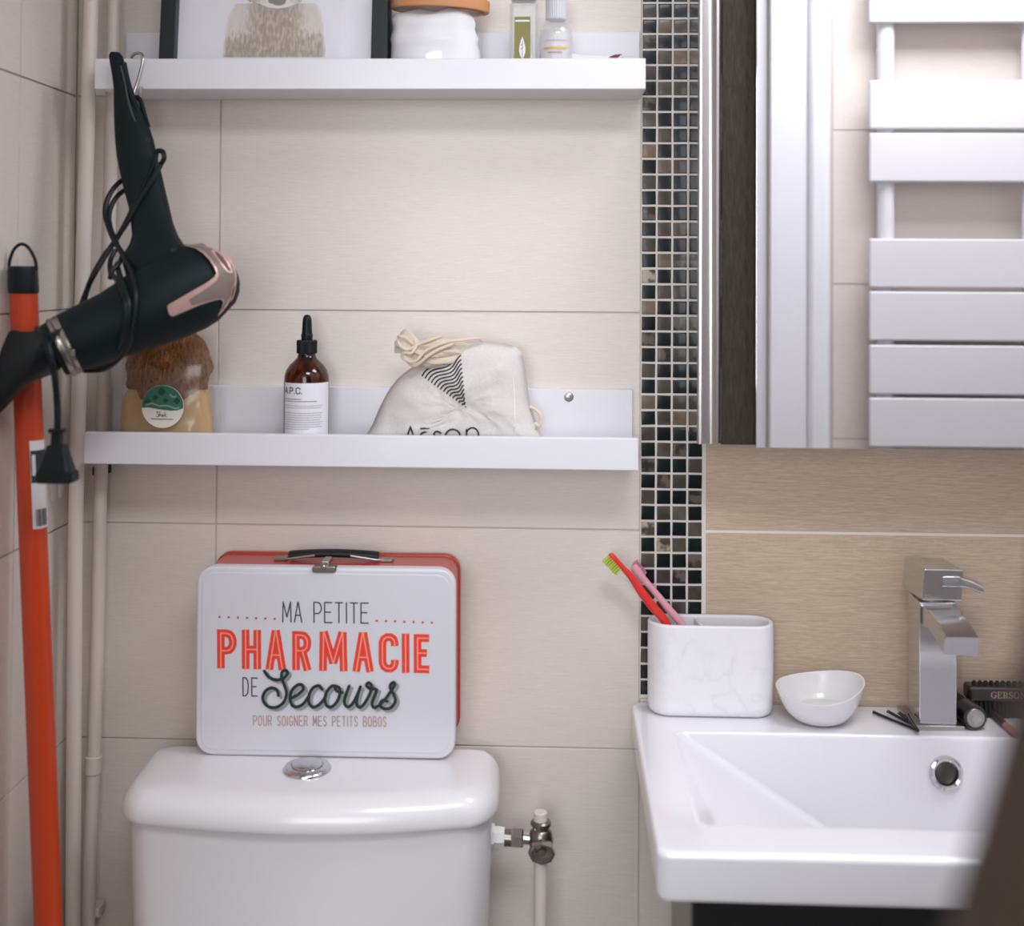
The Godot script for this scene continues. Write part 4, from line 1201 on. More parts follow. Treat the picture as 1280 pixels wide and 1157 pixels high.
# ------------------------------------------------------------------ pen letters: strokes in a unit box
const PEN := {
	"A": [[0, 0, 0.48, 1], [0.52, 1, 1, 0], [0.2, 0.34, 0.8, 0.34]],
	"B": [[0, 0, 0, 1, 0.6, 1, 0.9, 0.88, 0.9, 0.64, 0.6, 0.52, 0, 0.52], [0.6, 0.52, 1, 0.4, 1, 0.12, 0.7, 0, 0, 0]],
	"C": [[1, 0.72, 0.99, 0.84, 0.9, 0.94, 0.7, 1, 0.35, 1, 0.13, 0.94, 0.02, 0.84, 0, 0.72, 0, 0.28, 0.02, 0.16, 0.13, 0.06, 0.35, 0, 0.7, 0, 0.9, 0.06, 0.99, 0.16, 1, 0.28]],
	"D": [[0, 0, 0, 1, 0.5, 1, 0.9, 0.85, 1, 0.5, 0.9, 0.15, 0.5, 0, 0, 0]],
	"E": [[1, 1, 0, 1, 0, 0, 1, 0], [0, 0.52, 0.8, 0.52]],
	"G": [[1, 0.8, 0.8, 0.97, 0.4, 0.98, 0.05, 0.8, 0, 0.4, 0.12, 0.08, 0.5, 0, 0.9, 0.08, 1, 0.42, 0.55, 0.42]],
	"H": [[0, 0, 0, 1], [1, 0, 1, 1], [0, 0.5, 1, 0.5]],
	"I": [[0.5, 0, 0.5, 1]],
	"M": [[0, 0, 0.06, 1], [0.06, 1, 0.5, 0.25], [0.5, 0.25, 0.94, 1], [0.94, 1, 1, 0]],
	"m": [[0, 0, 0.04, 1], [0.06, 1, 0.5, 0.12], [0.5, 0.12, 0.94, 1], [0.96, 1, 1, 0]],
	"N": [[0, 0, 0, 1], [0, 1, 1, 0], [1, 0, 1, 1]],
	"O": [[0.5, 1, 0.12, 0.9, 0, 0.6, 0, 0.35, 0.12, 0.08, 0.5, 0, 0.88, 0.08, 1, 0.35, 1, 0.6, 0.88, 0.9, 0.5, 1]],
	"P": [[0, 0, 0, 1, 0.45, 1, 0.72, 0.975, 0.9, 0.9, 1, 0.78, 1, 0.66, 0.9, 0.54, 0.72, 0.465, 0.45, 0.44, 0, 0.44]],
	"R": [[0, 0, 0, 1, 0.45, 1, 0.72, 0.975, 0.9, 0.9, 0.98, 0.8, 0.98, 0.7, 0.9, 0.59, 0.72, 0.52, 0.45, 0.5, 0, 0.5], [0.55, 0.5, 1, 0]],
	"S": [[0.95, 0.85, 0.6, 1, 0.2, 0.95, 0.05, 0.75, 0.25, 0.58, 0.75, 0.42, 0.97, 0.25, 0.8, 0.05, 0.4, 0, 0.02, 0.14]],
	"T": [[0, 1, 1, 1], [0.5, 1, 0.5, 0]],
	"U": [[0, 1, 0, 0.25, 0.2, 0.02, 0.5, 0, 0.8, 0.02, 1, 0.25, 1, 1]],
	".": [[0.4, 0, 0.6, 0]],
}
func letters(s: String, x: float, y: float, w: float, h: float, space: float) -> Array:
	var o := []
	for ch in s:
		if ch == " ":
			x += w + space * 0.5
			continue
		var cw := w * (0.15 if ch in "I" else 0.25 if ch == "." else 1.15 if ch == "M" else 1.0)
		for st in PEN[ch]:
			var l := []
			for i in range(0, st.size(), 2): l.append(Vector2(x + st[i] * cw, y + st[i + 1] * h))
			o.append(l)
		x += cw + space
	return o

# ------------------------------------------------------------------ the tin box
func build_tin() -> void:
	var t := thing("tin_box", "red and white metal lunch tin with French first-aid lettering standing on the cistern", "box", Vector3(-0.3005, 0.7964, 0.0))
	var W := 0.3395
	var H := 0.2445
	t.rotation.z = 0.004
	var zf := 0.1005
	var rr := func(d: float, r: float) -> Array:
		return rrect(-W / 2 + d, W / 2 - d, d, H - d, r, 6)
	# red body behind, white lid in front
	part("body", MB.new().plate(rr.call(0.003, 0.020), 0.012, 0.086, 0.0), M.red, t)
	part("rear_rim", MB.new().plate(rr.call(0.0005, 0.0225), 0.008, 0.0165, 0.003), M.red, t)
	part("front_lid", MB.new().plate(rr.call(0.0, 0.023), 0.084, zf - 0.002, 0.003), M.tin, t)
	part("front_panel", MB.new().plate(rr.call(0.0075, 0.017), zf - 0.004, zf - 0.0012, 0.0007), M.tin, t)
	# handle, hinges and catch
	var hx := at(417, 700, 0.055).x + 0.3005
	var hp := spl([Vector3(hx - 0.060, H + 0.0035, 0.045), Vector3(hx - 0.040, H + 0.0055, 0.046), Vector3(hx, H + 0.0070, 0.047), Vector3(hx + 0.040, H + 0.0055, 0.046), Vector3(hx + 0.060, H + 0.0035, 0.045)], 6)
	part("handle", MB.new().tube(hp, 0.0052, 14, false, 1.9).done(60), M.black, t)
	for s in [-1.0, 1.0]:
		part("handle_wire", MB.new().tube([Vector3(hx + s * 0.024, H + 0.006, 0.0575), Vector3(hx + s * 0.060, H + 0.001, 0.0575), Vector3(hx + s * 0.068, H + 0.0005, 0.052)], 0.0016, 8), M.steel, t)
		part("handle_mount", MB.new().rbox(Vector3(hx + s * 0.0715, H - 0.001, 0.047), Vector3(0.017, 0.004, 0.016), 0.001), M.nickel, t)
	var cx := at(408, 705, 0.09).x + 0.3005
	part("catch_plate", MB.new().plate(rrect(cx - 0.016, cx + 0.016, H - 0.006, H + 0.0025, 0.004, 4), 0.090, 0.1015, 0.001), M.nickel, t)
	part("catch", MB.new().rbox(Vector3(cx, H + 0.004, 0.080), Vector3(0.010, 0.007, 0.026), 0.0015), M.steel, t)
	part("catch_stud", MB.new().lathe([Vector2(0.0036, 0), Vector2(0.0036, 0.002), Vector2(0.0022, 0.0038), Vector2(0, 0.0042)], 16, Transform3D(Basis(Vector3.RIGHT, PI / 2), Vector3(cx, H + 0.002, 0.1005))), M.chrome, t)
	# printing: measured points laid on the front panel
	var on := func(lift: float) -> Callable:
		return func(p: Vector2) -> Vector3:
			var q := at(p.x, p.y, 0.1) - t.position
			return Vector3(q.x, q.y, zf - 0.0012 + lift)
	var print_lines := func(called: String, l: Array, w: float, mt: Material, lift := 0.0003, ends := true) -> void:
		part(called, MB.new().ink(l, w, on.call(lift), 1e9, ends), mt, t)
	# letters in photo pixels: y runs down, baseline slopes slightly
	var put := func(s: String, x0: float, x1: float, yt: float, yb: float, slope: float, space: float) -> Array:
		var n := 0.0
		for ch in s: n += 1.0 if ch == " " else 0.15 if ch == "I" else 1.15 if ch == "M" else 1.0
		var gaps := 0.0
		for i in s.length() - 1: gaps += 0.5 if s[i] == " " else 1.0
		var w := (x1 - x0 - gaps * space) / n
		var o := []
		for l in letters(s, x0, 0.0, w, 1.0, space):
			var k := []
			for p in l: k.append(Vector2(p.x, yb + (yt - yb) * p.y + (p.x - x0) * slope))
			o.append(k)
		return o
	print_lines.call("lettering", put.call("MA PETITE", 354, 461, 752, 777, 0.018, 4.2), 1.6, mat(hexc("3c4143"), 0.7))
	var dots := []
	for k in 7: dots.append(v2([275 + k * 11.45, 770.5 + k * 0.42, 275.1 + k * 11.45, 770.5 + k * 0.42]))
	print_lines.call("dotted_line", dots, 3.0, mat(hexc("d2574c"), 0.7))
	dots = []
	for k in 7: dots.append(v2([471.5 + k * 11.5, 776 + k * 0.45, 471.6 + k * 11.5, 776 + k * 0.45]))
	print_lines.call("dotted_line", dots, 3.0, mat(hexc("d2574c"), 0.7))
	# PHARMACIE: heavy red strokes with a pale inline
	var heavy := []
	var boxes := [["P", 276.5, 291.5], ["H", 307.5, 322.0], ["A", 337, 353.5], ["R", 370.5, 385], ["m", 404, 430], ["A", 445.5, 463], ["C", 478.5, 494], ["I", 507.5, 507.5], ["E", 522.5, 537]]
	for b in boxes:
		for st in PEN[b[0]]:
			var l := []
			for i in range(0, st.size(), 2):
				var x: float = lerpf(b[1], b[2], st[i])
				var sl := (x - 272.0) * 0.0285
				l.append(Vector2(x, lerpf(829.5 + (5.0 if st[i + 1] < 0.01 and not b[0] in "CE" else 0.0), 790.5 - (5.0 if st[i + 1] > 0.99 and b[0] in "HImA" else 0.0), st[i + 1]) + sl))
			heavy.append(l)
	print_lines.call("headline", heavy, 9.6, M.redink, 0.0003, false)
	print_lines.call("headline_inline", heavy, 1.7, M.pinkink, 0.0006)
	print_lines.call("lettering", put.call("DE", 304, 321.5, 846.5, 869, 0.03, 4.4), 1.6, mat(hexc("3c4143"), 0.7))
	# Secours, in joined script
	var script := [
		spl(v2([331, 838, 336, 845, 345, 849, 354, 847.5, 359.5, 842, 358.5, 837.5, 353.5, 839, 352.5, 846, 356, 856, 358.5, 866, 355, 877, 345, 883.5, 334.5, 881.5, 329, 873, 331.5, 864, 339, 859, 346.5, 861.5, 348.5, 868.5]), 5),
		spl(v2([364, 872, 372, 868, 379.5, 861, 378, 855.5, 372.5, 855.5, 365.5, 862, 363, 872, 366, 881, 373, 882.5, 380, 878.5, 386, 870]), 5),
		spl(v2([403, 861, 399, 856.5, 392, 859, 387, 867, 386.5, 877, 391, 883, 398, 881, 405, 874, 408, 868]), 5),
		spl(v2([422, 857.5, 415.5, 857, 409, 864, 406.5, 874, 409.5, 882, 415.5, 882.5, 422, 876, 425.5, 866, 424.5, 859, 419.5, 858, 421.5, 863, 428, 865]), 5),
		spl(v2([437, 857, 432.5, 869, 431, 878, 435, 883, 441, 879, 447, 868, 451, 858]), 5),
		spl(v2([451, 858, 447, 871, 446.5, 880, 450.5, 883.5, 456.5, 878, 463, 866, 465, 857, 461.5, 853, 458.5, 856, 463, 860, 471, 861.5, 468.5, 870, 465.5, 879, 468.5, 884, 475, 880.5]), 5),
		spl(v2([475, 880.5, 483, 872, 490, 862, 494, 855.5, 492.5, 852.5, 489, 855, 488.5, 860, 492.5, 867, 494.5, 876, 489, 884, 480, 885, 475.5, 880, 479, 874.5, 484.5, 876]), 5)]
	var sh := []
	for l in script:
		var k := []
		for p in l: k.append(p + Vector2(3.4, 2.8))
		sh.append(k)
	print_lines.call("script_shade", sh, 3.8, M.greyink, 0.0009)
	print_lines.call("script", script, 3.9, M.darkink, 0.0012)
	print_lines.call("lettering", put.call("POUR SOIGNER MES PETITS BOBOS", 317, 483, 894, 906, 0.012, 2.3), 1.0, M.brownink)
	var dd := []
	for k in 3: dd.append(v2([488 + k * 3.6, 908, 488.1 + k * 3.6, 908]))
	print_lines.call("lettering", dd, 1.1, mat(hexc("cfc0bf"), 0.7))

# ------------------------------------------------------------------ on the washbasin
func build_basin_things() -> void:
	var Y := 0.843
	# toothbrush cup
	var c := thing("toothbrush_holder", "white marbled oval toothbrush holder standing on the washbasin ledge", "holder", Vector3(0.2052, Y, 0.0345))
	var hw := 0.0832
	var hd := 0.0295
	var H := 0.1205
	var rings := []
	for r in [[0.014, 0.0], [0.006, 0.0008], [0.002, 0.004], [0.0005, 0.009], [0.0, 0.018], [0.0, H - 0.003], [0.0008, H - 0.0008], [0.002, H], [0.005, H], [0.0062, H - 0.001], [0.0068, H - 0.004], [0.007, 0.012], [0.012, 0.006]]:
		rings.append(level(MB.inset(rrect(-hw, hw, -hd, hd, 0.0285, 9), r[0]), r[1]))
	part("cup", MB.new().loft(rings).done(50), M.marble, c)
	var dv := part("divider", MB.new().rbox(Vector3(-0.0145, H / 2, 0), Vector3(0.005, H - 0.006, 0.047), 0.0015), M.marble, c)
	dv.rotation.y = 0.12
	# brushes
	toothbrush("toothbrush", "red toothbrush with green bristles leaning out of the holder", [[842, 800, 0.045], [831, 776, 0.047], [815, 757, 0.05], [800, 737, 0.053], [789, 721, 0.055], [778, 709, 0.056], [768, 699, 0.056], [762, 692, 0.056]], mat(hexc("e0322c"), 0.35), mat(hexc("b7c24c"), 0.8), Vector3(-0.7, -0.72, 0.1), [0.0050, 0.0056, 0.0062, 0.0058, 0.0046, 0.0036, 0.0046, 0.0040])
	toothbrush("toothbrush", "pink toothbrush standing behind the red one in the holder", [[866, 800, 0.03], [848, 775, 0.028], [836, 761, 0.027], [824, 746, 0.026], [812, 732, 0.025], [803, 722, 0.024], [797, 714, 0.024], [791, 707, 0.024]], mat(hexc("eaa6b4"), 0.4), mat(hexc("d98d94"), 0.8), Vector3(0.15, 0.35, -0.9), [0.0050, 0.0052, 0.0050, 0.0044, 0.0042, 0.0052, 0.0064, 0.0056])
	# soap dish
	var b := thing("soap_bowl", "small white porcelain bowl with a tilted rim in front of the beige tiles", "bowl", Vector3(0.3445, Y, 0.064))
	var br := []
	var shape := func(a: float, s: float, y: float, inn: float) -> Vector3:
		var rim := 0.047 + 0.0085 * cos(a + 0.75) + 0.0035 * cos(2.0 * a)
		return Vector3(cos(a) * (0.0575 * s - inn), y * rim, sin(a) * (0.047 * s - inn))
	for q in [[0.30, 0.0, 0.0], [0.42, 0.012, 0.0], [0.60, 0.12, 0.0], [0.76, 0.32, 0.0], [0.88, 0.58, 0.0], [0.96, 0.84, 0.0], [0.995, 0.985, 0.0], [1.0, 1.0, 0.0006], [1.0, 1.0, 0.0016], [0.99, 0.97, 0.0024], [0.95, 0.82, 0.0028], [0.84, 0.54, 0.003], [0.66, 0.28, 0.003], [0.4, 0.12, 0.002], [0.12, 0.09, 0.0]]:
		var ring := []
		for k in 56: ring.append(shape.call(-TAU * k / 56, q[0], q[1], q[2]))
		br.append(ring)
	part("bowl", MB.new().loft(br).done(60), M.ceramic, b)
	var soap := []
	for q in [[0.5, 0.006], [0.8, 0.011], [0.92, 0.016], [0.8, 0.020], [0.4, 0.022]]:
		var ring := []
		for k in 32:
			var a := -TAU * k / 32
			ring.append(Vector3(cos(a) * 0.033 * q[0] + 0.002, q[1] + 0.003, sin(a) * 0.024 * q[0] + 0.002))
		soap.append(ring)
	part("soap", MB.new().loft(soap).done(60), mat(hexc("d8d6d2"), 0.35), b)
	# hair pins
	var pins := [["longest", 1092, 890, 1146, 912], ["second", 1110, 889, 1142, 906], ["third", 1124, 891, 1141, 903], ["shortest", 1133, 893, 1147, 913]]
	var desc := ["dark hairpin reaching farthest left on the washbasin ledge", "dark hairpin second from the left of the fanned pins", "short dark hairpin third from the left of the fanned pins", "dark hairpin nearest the mixer tap in the fanned pins"]
	for i in 4:
		var p: Array = pins[i]
		var a := on_y(p[1], p[2], Y + 0.0022 + 0.0012 * i)
		var e := on_y(p[3], p[4], Y + 0.0022 + 0.0012 * i)
		var hp := thing("hairpin", desc[i], "hairpin", (a + e) / 2, "dark hairpins beside the tap")
		var dir := (e - a).normalized()
		var sd := dir.cross(Vector3.UP)
		var path := [a + sd * 0.0018]
		for k in 5: path.append(a.lerp(e, 0.2 + 0.16 * k) + sd * (0.0016 + 0.0006 * (k % 2)))
		for k in 5: path.append(e + dir * 0.002 * sin(PI * k / 4.0) + sd * 0.0016 * cos(PI * k / 4.0))
		path.append(a.lerp(e, 0.5) - sd * 0.0014)
		path.append(a - dir * 0.003 - sd * 0.0026)
		for k in path.size(): path[k] -= hp.position
		part("wire", MB.new().tube(path, 0.0011, 6), M.black, hp)
	# mascara
	var m := thing("mascara", "black cosmetic tube with a silver end lying right of the tap", "cosmetics", Vector3(0.54, Y, 0.05))
	var f := at(1219.5, 891, 0.086) - m.position
	f.y = 0.0163
	var r := Vector3(f.x - 0.007, 0.0145, -0.036)
	var mid := f.lerp(r, 0.42)
	part("cap", MB.new().tube([r, r.lerp(mid, 0.05), r.lerp(mid, 0.97), mid], [0.0115, 0.0128, 0.0128, 0.0122], 24), M.rubber, m)
	part("tube_body", MB.new().tube([mid, mid.lerp(f, 0.03), mid.lerp(f, 0.95), f], [0.0125, 0.0156, 0.0156, 0.0148], 28), coat(mat(hexc("101012"), 0.3)), m)
	part("end_disc", MB.new().tube([f, f + (f - r).normalized() * 0.0012], [0.0118, 0.0112], 28), M.steel, m)
	part("end_stud", MB.new().tube([f, f + (f - r).normalized() * 0.0022], [0.0062, 0.0056], 20), M.chrome, m)
	# pencil
	var pa := on_y(1236, 888, Y + 0.0042)
	var pb := on_y(1270, 918, Y + 0.0042)
	var pn := thing("makeup_pencil", "dark makeup pencil with a pinkish end lying in front of the brush", "cosmetics", (pa + pb) / 2)
	var h := (pb - pa) / 2
	part("shaft", MB.new().tube([-h, h * 0.25], 0.0046, 12), mat(hexc("3a302f"), 0.35), pn)
	part("coloured_end", MB.new().tube([h * 0.25, h * 0.9, h], [0.0046, 0.0046, 0.003], 12), mat(hexc("c98478"), 0.4), pn)
	# nail brush
	var nb := thing("nail_brush", "dark wooden brush with gold lettering and black bristles at the right of the ledge", "brush", Vector3(0.600, Y, 0.028))
	part("back", MB.new().rbox(Vector3(0, 0.0305, 0), Vector3(0.112, 0.020, 0.026), 0.005, 3), M.brushwood, nb)
	var tufts := MB.new()
	for i in 19:
		for k in 4:
			var x := -0.050 + i * 0.0056
			var z := -0.009 + k * 0.006
			tufts.tube([Vector3(x, 0.0215, z), Vector3(x + rng.randf_range(-0.0015, 0.0015), 0.0005, z + rng.randf_range(-0.0015, 0.0015) + (z * 0.15))], [0.0022, 0.0031], 6)
	var tf := part("bristles", tufts, M.bristle, nb)
	tf.set_meta("kind", "stuff")
	for i in 14:
		part("ridge_tuft", MB.new().lathe([Vector2(0.0030, 0), Vector2(0.0034, 0.004), Vector2(0.0022, 0.0075), Vector2(0, 0.0085)], 8, Transform3D(Basis(), Vector3(-0.046 + i * 0.0075, 0.0385, 0.004))), M.bristle, nb)
	var tm := TextMesh.new()
	var sf := SystemFont.new()
	sf.font_names = PackedStringArray(["Droid Serif"])
	tm.font = sf
	tm.text = "GERSON"
	tm.font_size = 48
	tm.pixel_size = 0.00024
	tm.depth = 0.0004
	part("lettering", tm, mat(hexc("b59a7c"), 0.5), nb, Vector3(-0.0045, 0.0305, 0.0132))

func toothbrush(called: String, label: String, px: Array, body: Material, hair: Material, side: Vector3, rad: Array) -> void:
	var p := px3(px)
	var t := thing(called, label, "toothbrush", p[0], "toothbrushes in the marbled holder")
	for i in p.size(): p[i] -= t.position
	var path := spl(p, 4)
	var rr := []
	for i in path.size():
		var u := float(i) / (path.size() - 1) * (rad.size() - 1)
		var k := mini(int(u), rad.size() - 2)
		rr.append(lerpf(rad[k], rad[k + 1], u - k) * (0.55 if i == path.size() - 1 else 1.0))
	part("handle", MB.new().tube(path, rr, 14, false, 0.8).done(60), body, t)
	var a: Vector3 = p[-3]
	var b: Vector3 = p[-1]
	var along := (b - a).normalized()
	var out := (side - along * side.dot(along)).normalized()
	var across := along.cross(out)
	var tufts := MB.new()
	for i in 8:
		for k in 3:
			var o := a.lerp(b, 0.02 + i / 7.6) + across * (k - 1) * 0.0030 + out * 0.0025
			tufts.tube([o, o + out * (0.0105 + 0.001 * (i % 2)) + along * rng.randf_range(-0.0008, 0.0008)], [0.0011, 0.0014], 6)
	part("bristles", tufts, hair, t).set_meta("kind", "stuff")

# ------------------------------------------------------------------ the pole by the left wall
func build_pole() -> void:
	var top := at(29.5, 366, 0.212)
	var low := at(61, 1157, 0.212)
	var dir := (low - top).normalized()
	var foot := top + dir * ((0.012 - top.y) / dir.y)
	var t := thing("pole", "orange pole with a black cap and hanging loop leaning in the left corner", "pole", foot)
	var a := top - foot
	var r := 0.0166
	var ring := func(p: Vector3, rad: float) -> Array:
		var o := []
		for k in 24:
			var an := -TAU * k / 24
			var rr := rad * (1.0 - 0.035 * (0.5 + 0.5 * cos(an * 6.0)))
			o.append(p + Vector3(cos(an) * rr, 0, sin(an) * rr))
		return o
	part("shaft", MB.new().loft([ring.call(Vector3(0, -0.01, 0), r), ring.call(a, r)]).done(50), M.orange, t)
	part("cap", MB.new().loft([ring.call(a - dir * -0.0005, r * 1.04), ring.call(a - dir * 0.004, r * 1.09), ring.call(a - dir * 0.030, r * 1.05), ring.call(a - dir * 0.033, r * 0.96)]).done(40), M.rubber, t)
	var loop := spl(px3([[12, 338, 0.212], [12, 326, 0.212], [18, 311, 0.212], [27, 305, 0.212], [36, 310, 0.212], [44, 325, 0.212], [45.5, 338, 0.212]]), 5)
	for i in loop.size(): loop[i] -= foot
	part("hanging_loop", MB.new().tube(loop, 0.0021, 8), M.rubber, t)
	# sticker wrapped round the right side
	var wrap := func(y0: float, y1: float, a0: float, a1: float, rad: float) -> MB:
		var m := MB.new()
		var rings := []
		for y in [y0, y1]:
			var p = top + dir * ((y - top.y) / dir.y) - foot
			var o := []
			for k in 13:
				var an := deg_to_rad(lerpf(a0, a1, k / 12.0))
				o.append(p + Vector3(cos(an) * rad, 0, sin(an) * rad))
			rings.append(o)
		return m.loft(rings, false, false, false)
	var y_at := func(py: float) -> float: return at(45, py, 0.212).y
	var lab := part("sticker", wrap.call(y_at.call(658), y_at.call(549), 66, -60, r * 1.03), mat(hexc("dcd8d6"), 0.5), t)
	part("sticker_band", wrap.call(y_at.call(601), y_at.call(561), 64, -60, r * 1.045), mat(hexc("1b2a33"), 0.5), lab)
	part("sticker_window", wrap.call(y_at.call(592), y_at.call(566), 60, 46, r * 1.055), mat(hexc("c9ced0"), 0.5), lab)
	for k in 9:
		part("barcode_line", wrap.call(y_at.call(655), y_at.call(634), 52 - k * 6, 49.5 - k * 6 - (k % 3), r * 1.045), M.text, lab)

# ------------------------------------------------------------------ hair dryer
func build_dryer() -> void:
	var t := thing("hair_dryer", "black hair dryer with rose trim hanging by its handle from the upper ledge", "hair dryer", at(190, 380, 0.19))
	var base := t.position
	var AX := [[30, 455, 0.250, 0], [62, 440, 0.240, 0], [74, 434, 0.236, 0], [100, 423, 0.226, 0], [143, 406, 0.212, 0], [187, 385, 0.198, 0], [220, 368, 0.190, 0], [254, 351, 0.182, 0], [277, 345, 0.178, 0]]
	# barrel: rings round the axis, radius in photo pixels
	var barrel := [[66, 438.5, 35.5], [74, 434.5, 36.5], [88, 428, 39.0], [110, 419, 41.0], [143, 405.5, 43.5], [170, 393, 48.0], [190, 383, 51.5], [212, 372, 54.5], [234, 361.5, 55.0], [252, 353.5, 52.5], [267, 348, 46.5], [280, 344.5, 37.0], [289, 342.5, 26.0], [294.5, 341.5, 14.0], [296.5, 341, 4.0]]
	var zc := func(x: float) -> float: return lerpf(0.272, 0.184, clampf((x - 30.0) / 250.0, -0.2, 1.1))
	var ppm := func(z: float) -> float: return FPX / (EYE.z - z)
	var rings := []
	for i in barrel.size():
		var b: Array = barrel[i]
		var a0: Array = barrel[maxi(i - 1, 0)]
		var a1: Array = barrel[mini(i + 1, barrel.size() - 1)]
		var z: float = zc.call(b[0])
		var c := at(b[0], b[1], z)
		var tn := (at(a1[0], a1[1], zc.call(a1[0])) - at(a0[0], a0[1], zc.call(a0[0]))).normalized()
		if i > 10: tn = (at(267, 348, zc.call(267)) - at(234, 361.5, zc.call(234))).normalized()
		var up := (Vector3.UP - tn * tn.y).normalized()
		var sd := tn.cross(up)
		var ring := []
		for k in 48:
			var an := TAU * k / 48
			ring.append(c - base + (up * cos(an) + sd * sin(an)) * (b[2] / ppm.call(z)))
		rings.append(ring)
	part("barrel", MB.new().loft(rings).done(45), M.dryer, t)
	# front surface of the barrel at a measured point, for the trim
	var onto := func(lift: float) -> Callable:
		return func(p: Vector2) -> Vector3:
			var best := 0.0
			for i in barrel.size() - 1:
				var a := Vector2(barrel[i][0], barrel[i][1])
				var b := Vector2(barrel[i + 1][0], barrel[i + 1][1])
				var u := clampf((p - a).dot(b - a) / (b - a).length_squared(), 0.0, 1.0)
				var r: float = lerpf(barrel[i][2], barrel[i + 1][2], u)
				var d := p.distance_to(a.lerp(b, u))
				best = maxf(best, r * r - d * d)
			var z: float = zc.call(p.x)
			return at(p.x, p.y, z + sqrt(maxf(best, 0.0)) / ppm.call(z) + lift) - base
	var shell := v2([229, 306.5, 240, 305, 250, 305.5, 262, 308, 273, 312.5, 282, 318.5, 289, 326, 293.5, 334, 296, 342, 296, 352, 294, 362, 289.5, 373, 284, 382, 277, 391, 270, 398, 274, 391, 277.5, 383, 279, 377, 276, 374, 268, 375.5, 250, 381, 216, 395.5, 211.5, 393, 209, 383, 211, 380.5, 236, 366, 258, 353.5, 268, 346, 270.5, 341, 268, 334, 262, 325, 254, 316.5, 244, 310])
	part("rose_trim", MB.new().patch(shell, onto.call(0.0006), 5.0).done(60), M.rose, t)
	var inner := v2([234, 306.5, 244, 306, 254, 307, 266, 311, 276, 316.5, 284, 323, 290, 331, 293.5, 341, 294, 352, 291, 364, 285, 375, 279, 386, 275.5, 391, 279.5, 381, 281, 376, 278, 373, 270, 373.8, 240, 381.5, 236.5, 374.5, 262, 358, 271, 350.5, 274, 343, 271.5, 334.5, 265, 324.5, 257, 315.5, 247, 309.5])
	var rear := part("rear_shell", MB.new().patch(inner, onto.call(0.0014), 5.0).done(60), M.taupe, t)
	var vents := [[v2([263.5, 313.5, 267, 311.2, 272, 311.5, 279, 318, 286, 327, 290.5, 337, 291.5, 340.5, 288, 341.5, 284, 340, 276, 330, 268, 319]), v2([268.5, 314.5, 272, 315, 278, 320.5, 284, 328.5, 288.5, 338, 285.5, 337.5, 278, 328.5, 271.5, 319.5])], [v2([294.5, 352, 295, 360, 292.5, 370, 288.5, 377.5, 287.5, 370, 289.5, 360]), v2([293.5, 356, 293.6, 361, 291.2, 369, 289.5, 373, 289.2, 369, 291, 361])]]
	for v in vents:
		part("vent_rim", MB.new().patch(v[0], onto.call(0.0022), 4.0).done(60), M.rose, rear)
		part("vent", MB.new().patch(v[1], onto.call(0.0028), 4.0).done(60), mat(hexc("5d4c47"), 0.6), rear)
	# handle: cross-sections from its tip to the barrel (left x, right x, y, depth, thickness)
	var hs := [[138.5, 149, 65.5, 0.128, 0.008], [136.5, 153, 70, 0.129, 0.011], [138, 156, 80, 0.130, 0.012], [141, 158, 95, 0.132, 0.013], [143, 163, 112, 0.135, 0.015], [143, 170, 130, 0.138, 0.0165], [143, 180, 145, 0.141, 0.018], [143.3, 187, 160, 0.144, 0.019], [144, 192, 175, 0.147, 0.0195], [146, 197, 195, 0.151, 0.020], [150, 201.5, 215, 0.155, 0.0205], [155, 206.5, 237, 0.160, 0.021], [161, 211.5, 258, 0.168, 0.022], [164, 217, 278, 0.176, 0.024], [166, 222, 294, 0.186, 0.027], [163, 229, 305, 0.194, 0.031], [156, 240, 316, 0.201, 0.034], [154, 246, 330, 0.206, 0.034], [158, 242, 345, 0.209, 0.030], [166, 234, 360, 0.211, 0.024]]
	var hr := []
	for h in hs:
		var c := at((h[0] + h[1]) / 2, h[2], h[3]) - base
		var hw: float = (h[1] - h[0]) / 2 / ppm.call(h[3])
		var ring := []
		for k in 32:
			var an := -TAU * k / 32
			var cx := signf(cos(an)) * pow(absf(cos(an)), 0.8)
			var sz := signf(sin(an)) * pow(absf(sin(an)), 0.8)
			ring.append(c + Vector3(cx * hw, 0, sz * h[4] * 0.75))
		hr.push_front(ring)
	part("handle", MB.new().loft(hr).done(50), M.dryer, t)
	var zh := func(y: float) -> float:
		for i in hs.size() - 1:
			if y <= hs[i + 1][2]:
				var u: float = clampf((y - hs[i][2]) / (hs[i + 1][2] - hs[i][2]), 0.0, 1.0)
				return lerpf(hs[i][3] + hs[i][4] * 0.75, hs[i + 1][3] + hs[i + 1][4] * 0.75, u)
		return 0.21
	# seam ridge, second spur and hanging eye at the tip
	var seam := []
	for q in [[151, 82], [156, 104], [160, 125], [165, 142], [169, 152]]: seam.append(at(q[0], q[1], zh.call(q[1]) - 0.001) - base)
	part("seam_ridge", MB.new().tube(spl(seam, 4), 0.0013, 8), mat(hexc("39413e"), 0.5), t)
	var spur := []
	for q in [[153.5, 79, 0.134], [156, 92, 0.135], [160, 108, 0.138], [167, 128, 0.142], [176, 150, 0.144]]: spur.append(at(q[0], q[1], q[2]) - base)
	part("spur", MB.new().tube(spl(spur, 4), 0.0050, 12), M.dryer, t)
	var eye := []
	for q in [[167, 140, 0.130], [165.5, 127, 0.130], [169, 121.5, 0.131], [174.5, 124, 0.131], [178, 134, 0.132], [182, 148, 0.134], [185, 158, 0.138]]: eye.append(at(q[0], q[1], q[2]) - base)
	part("hanging_eye", MB.new().tube(spl(eye, 5), 0.0031, 10), M.dryer, t)
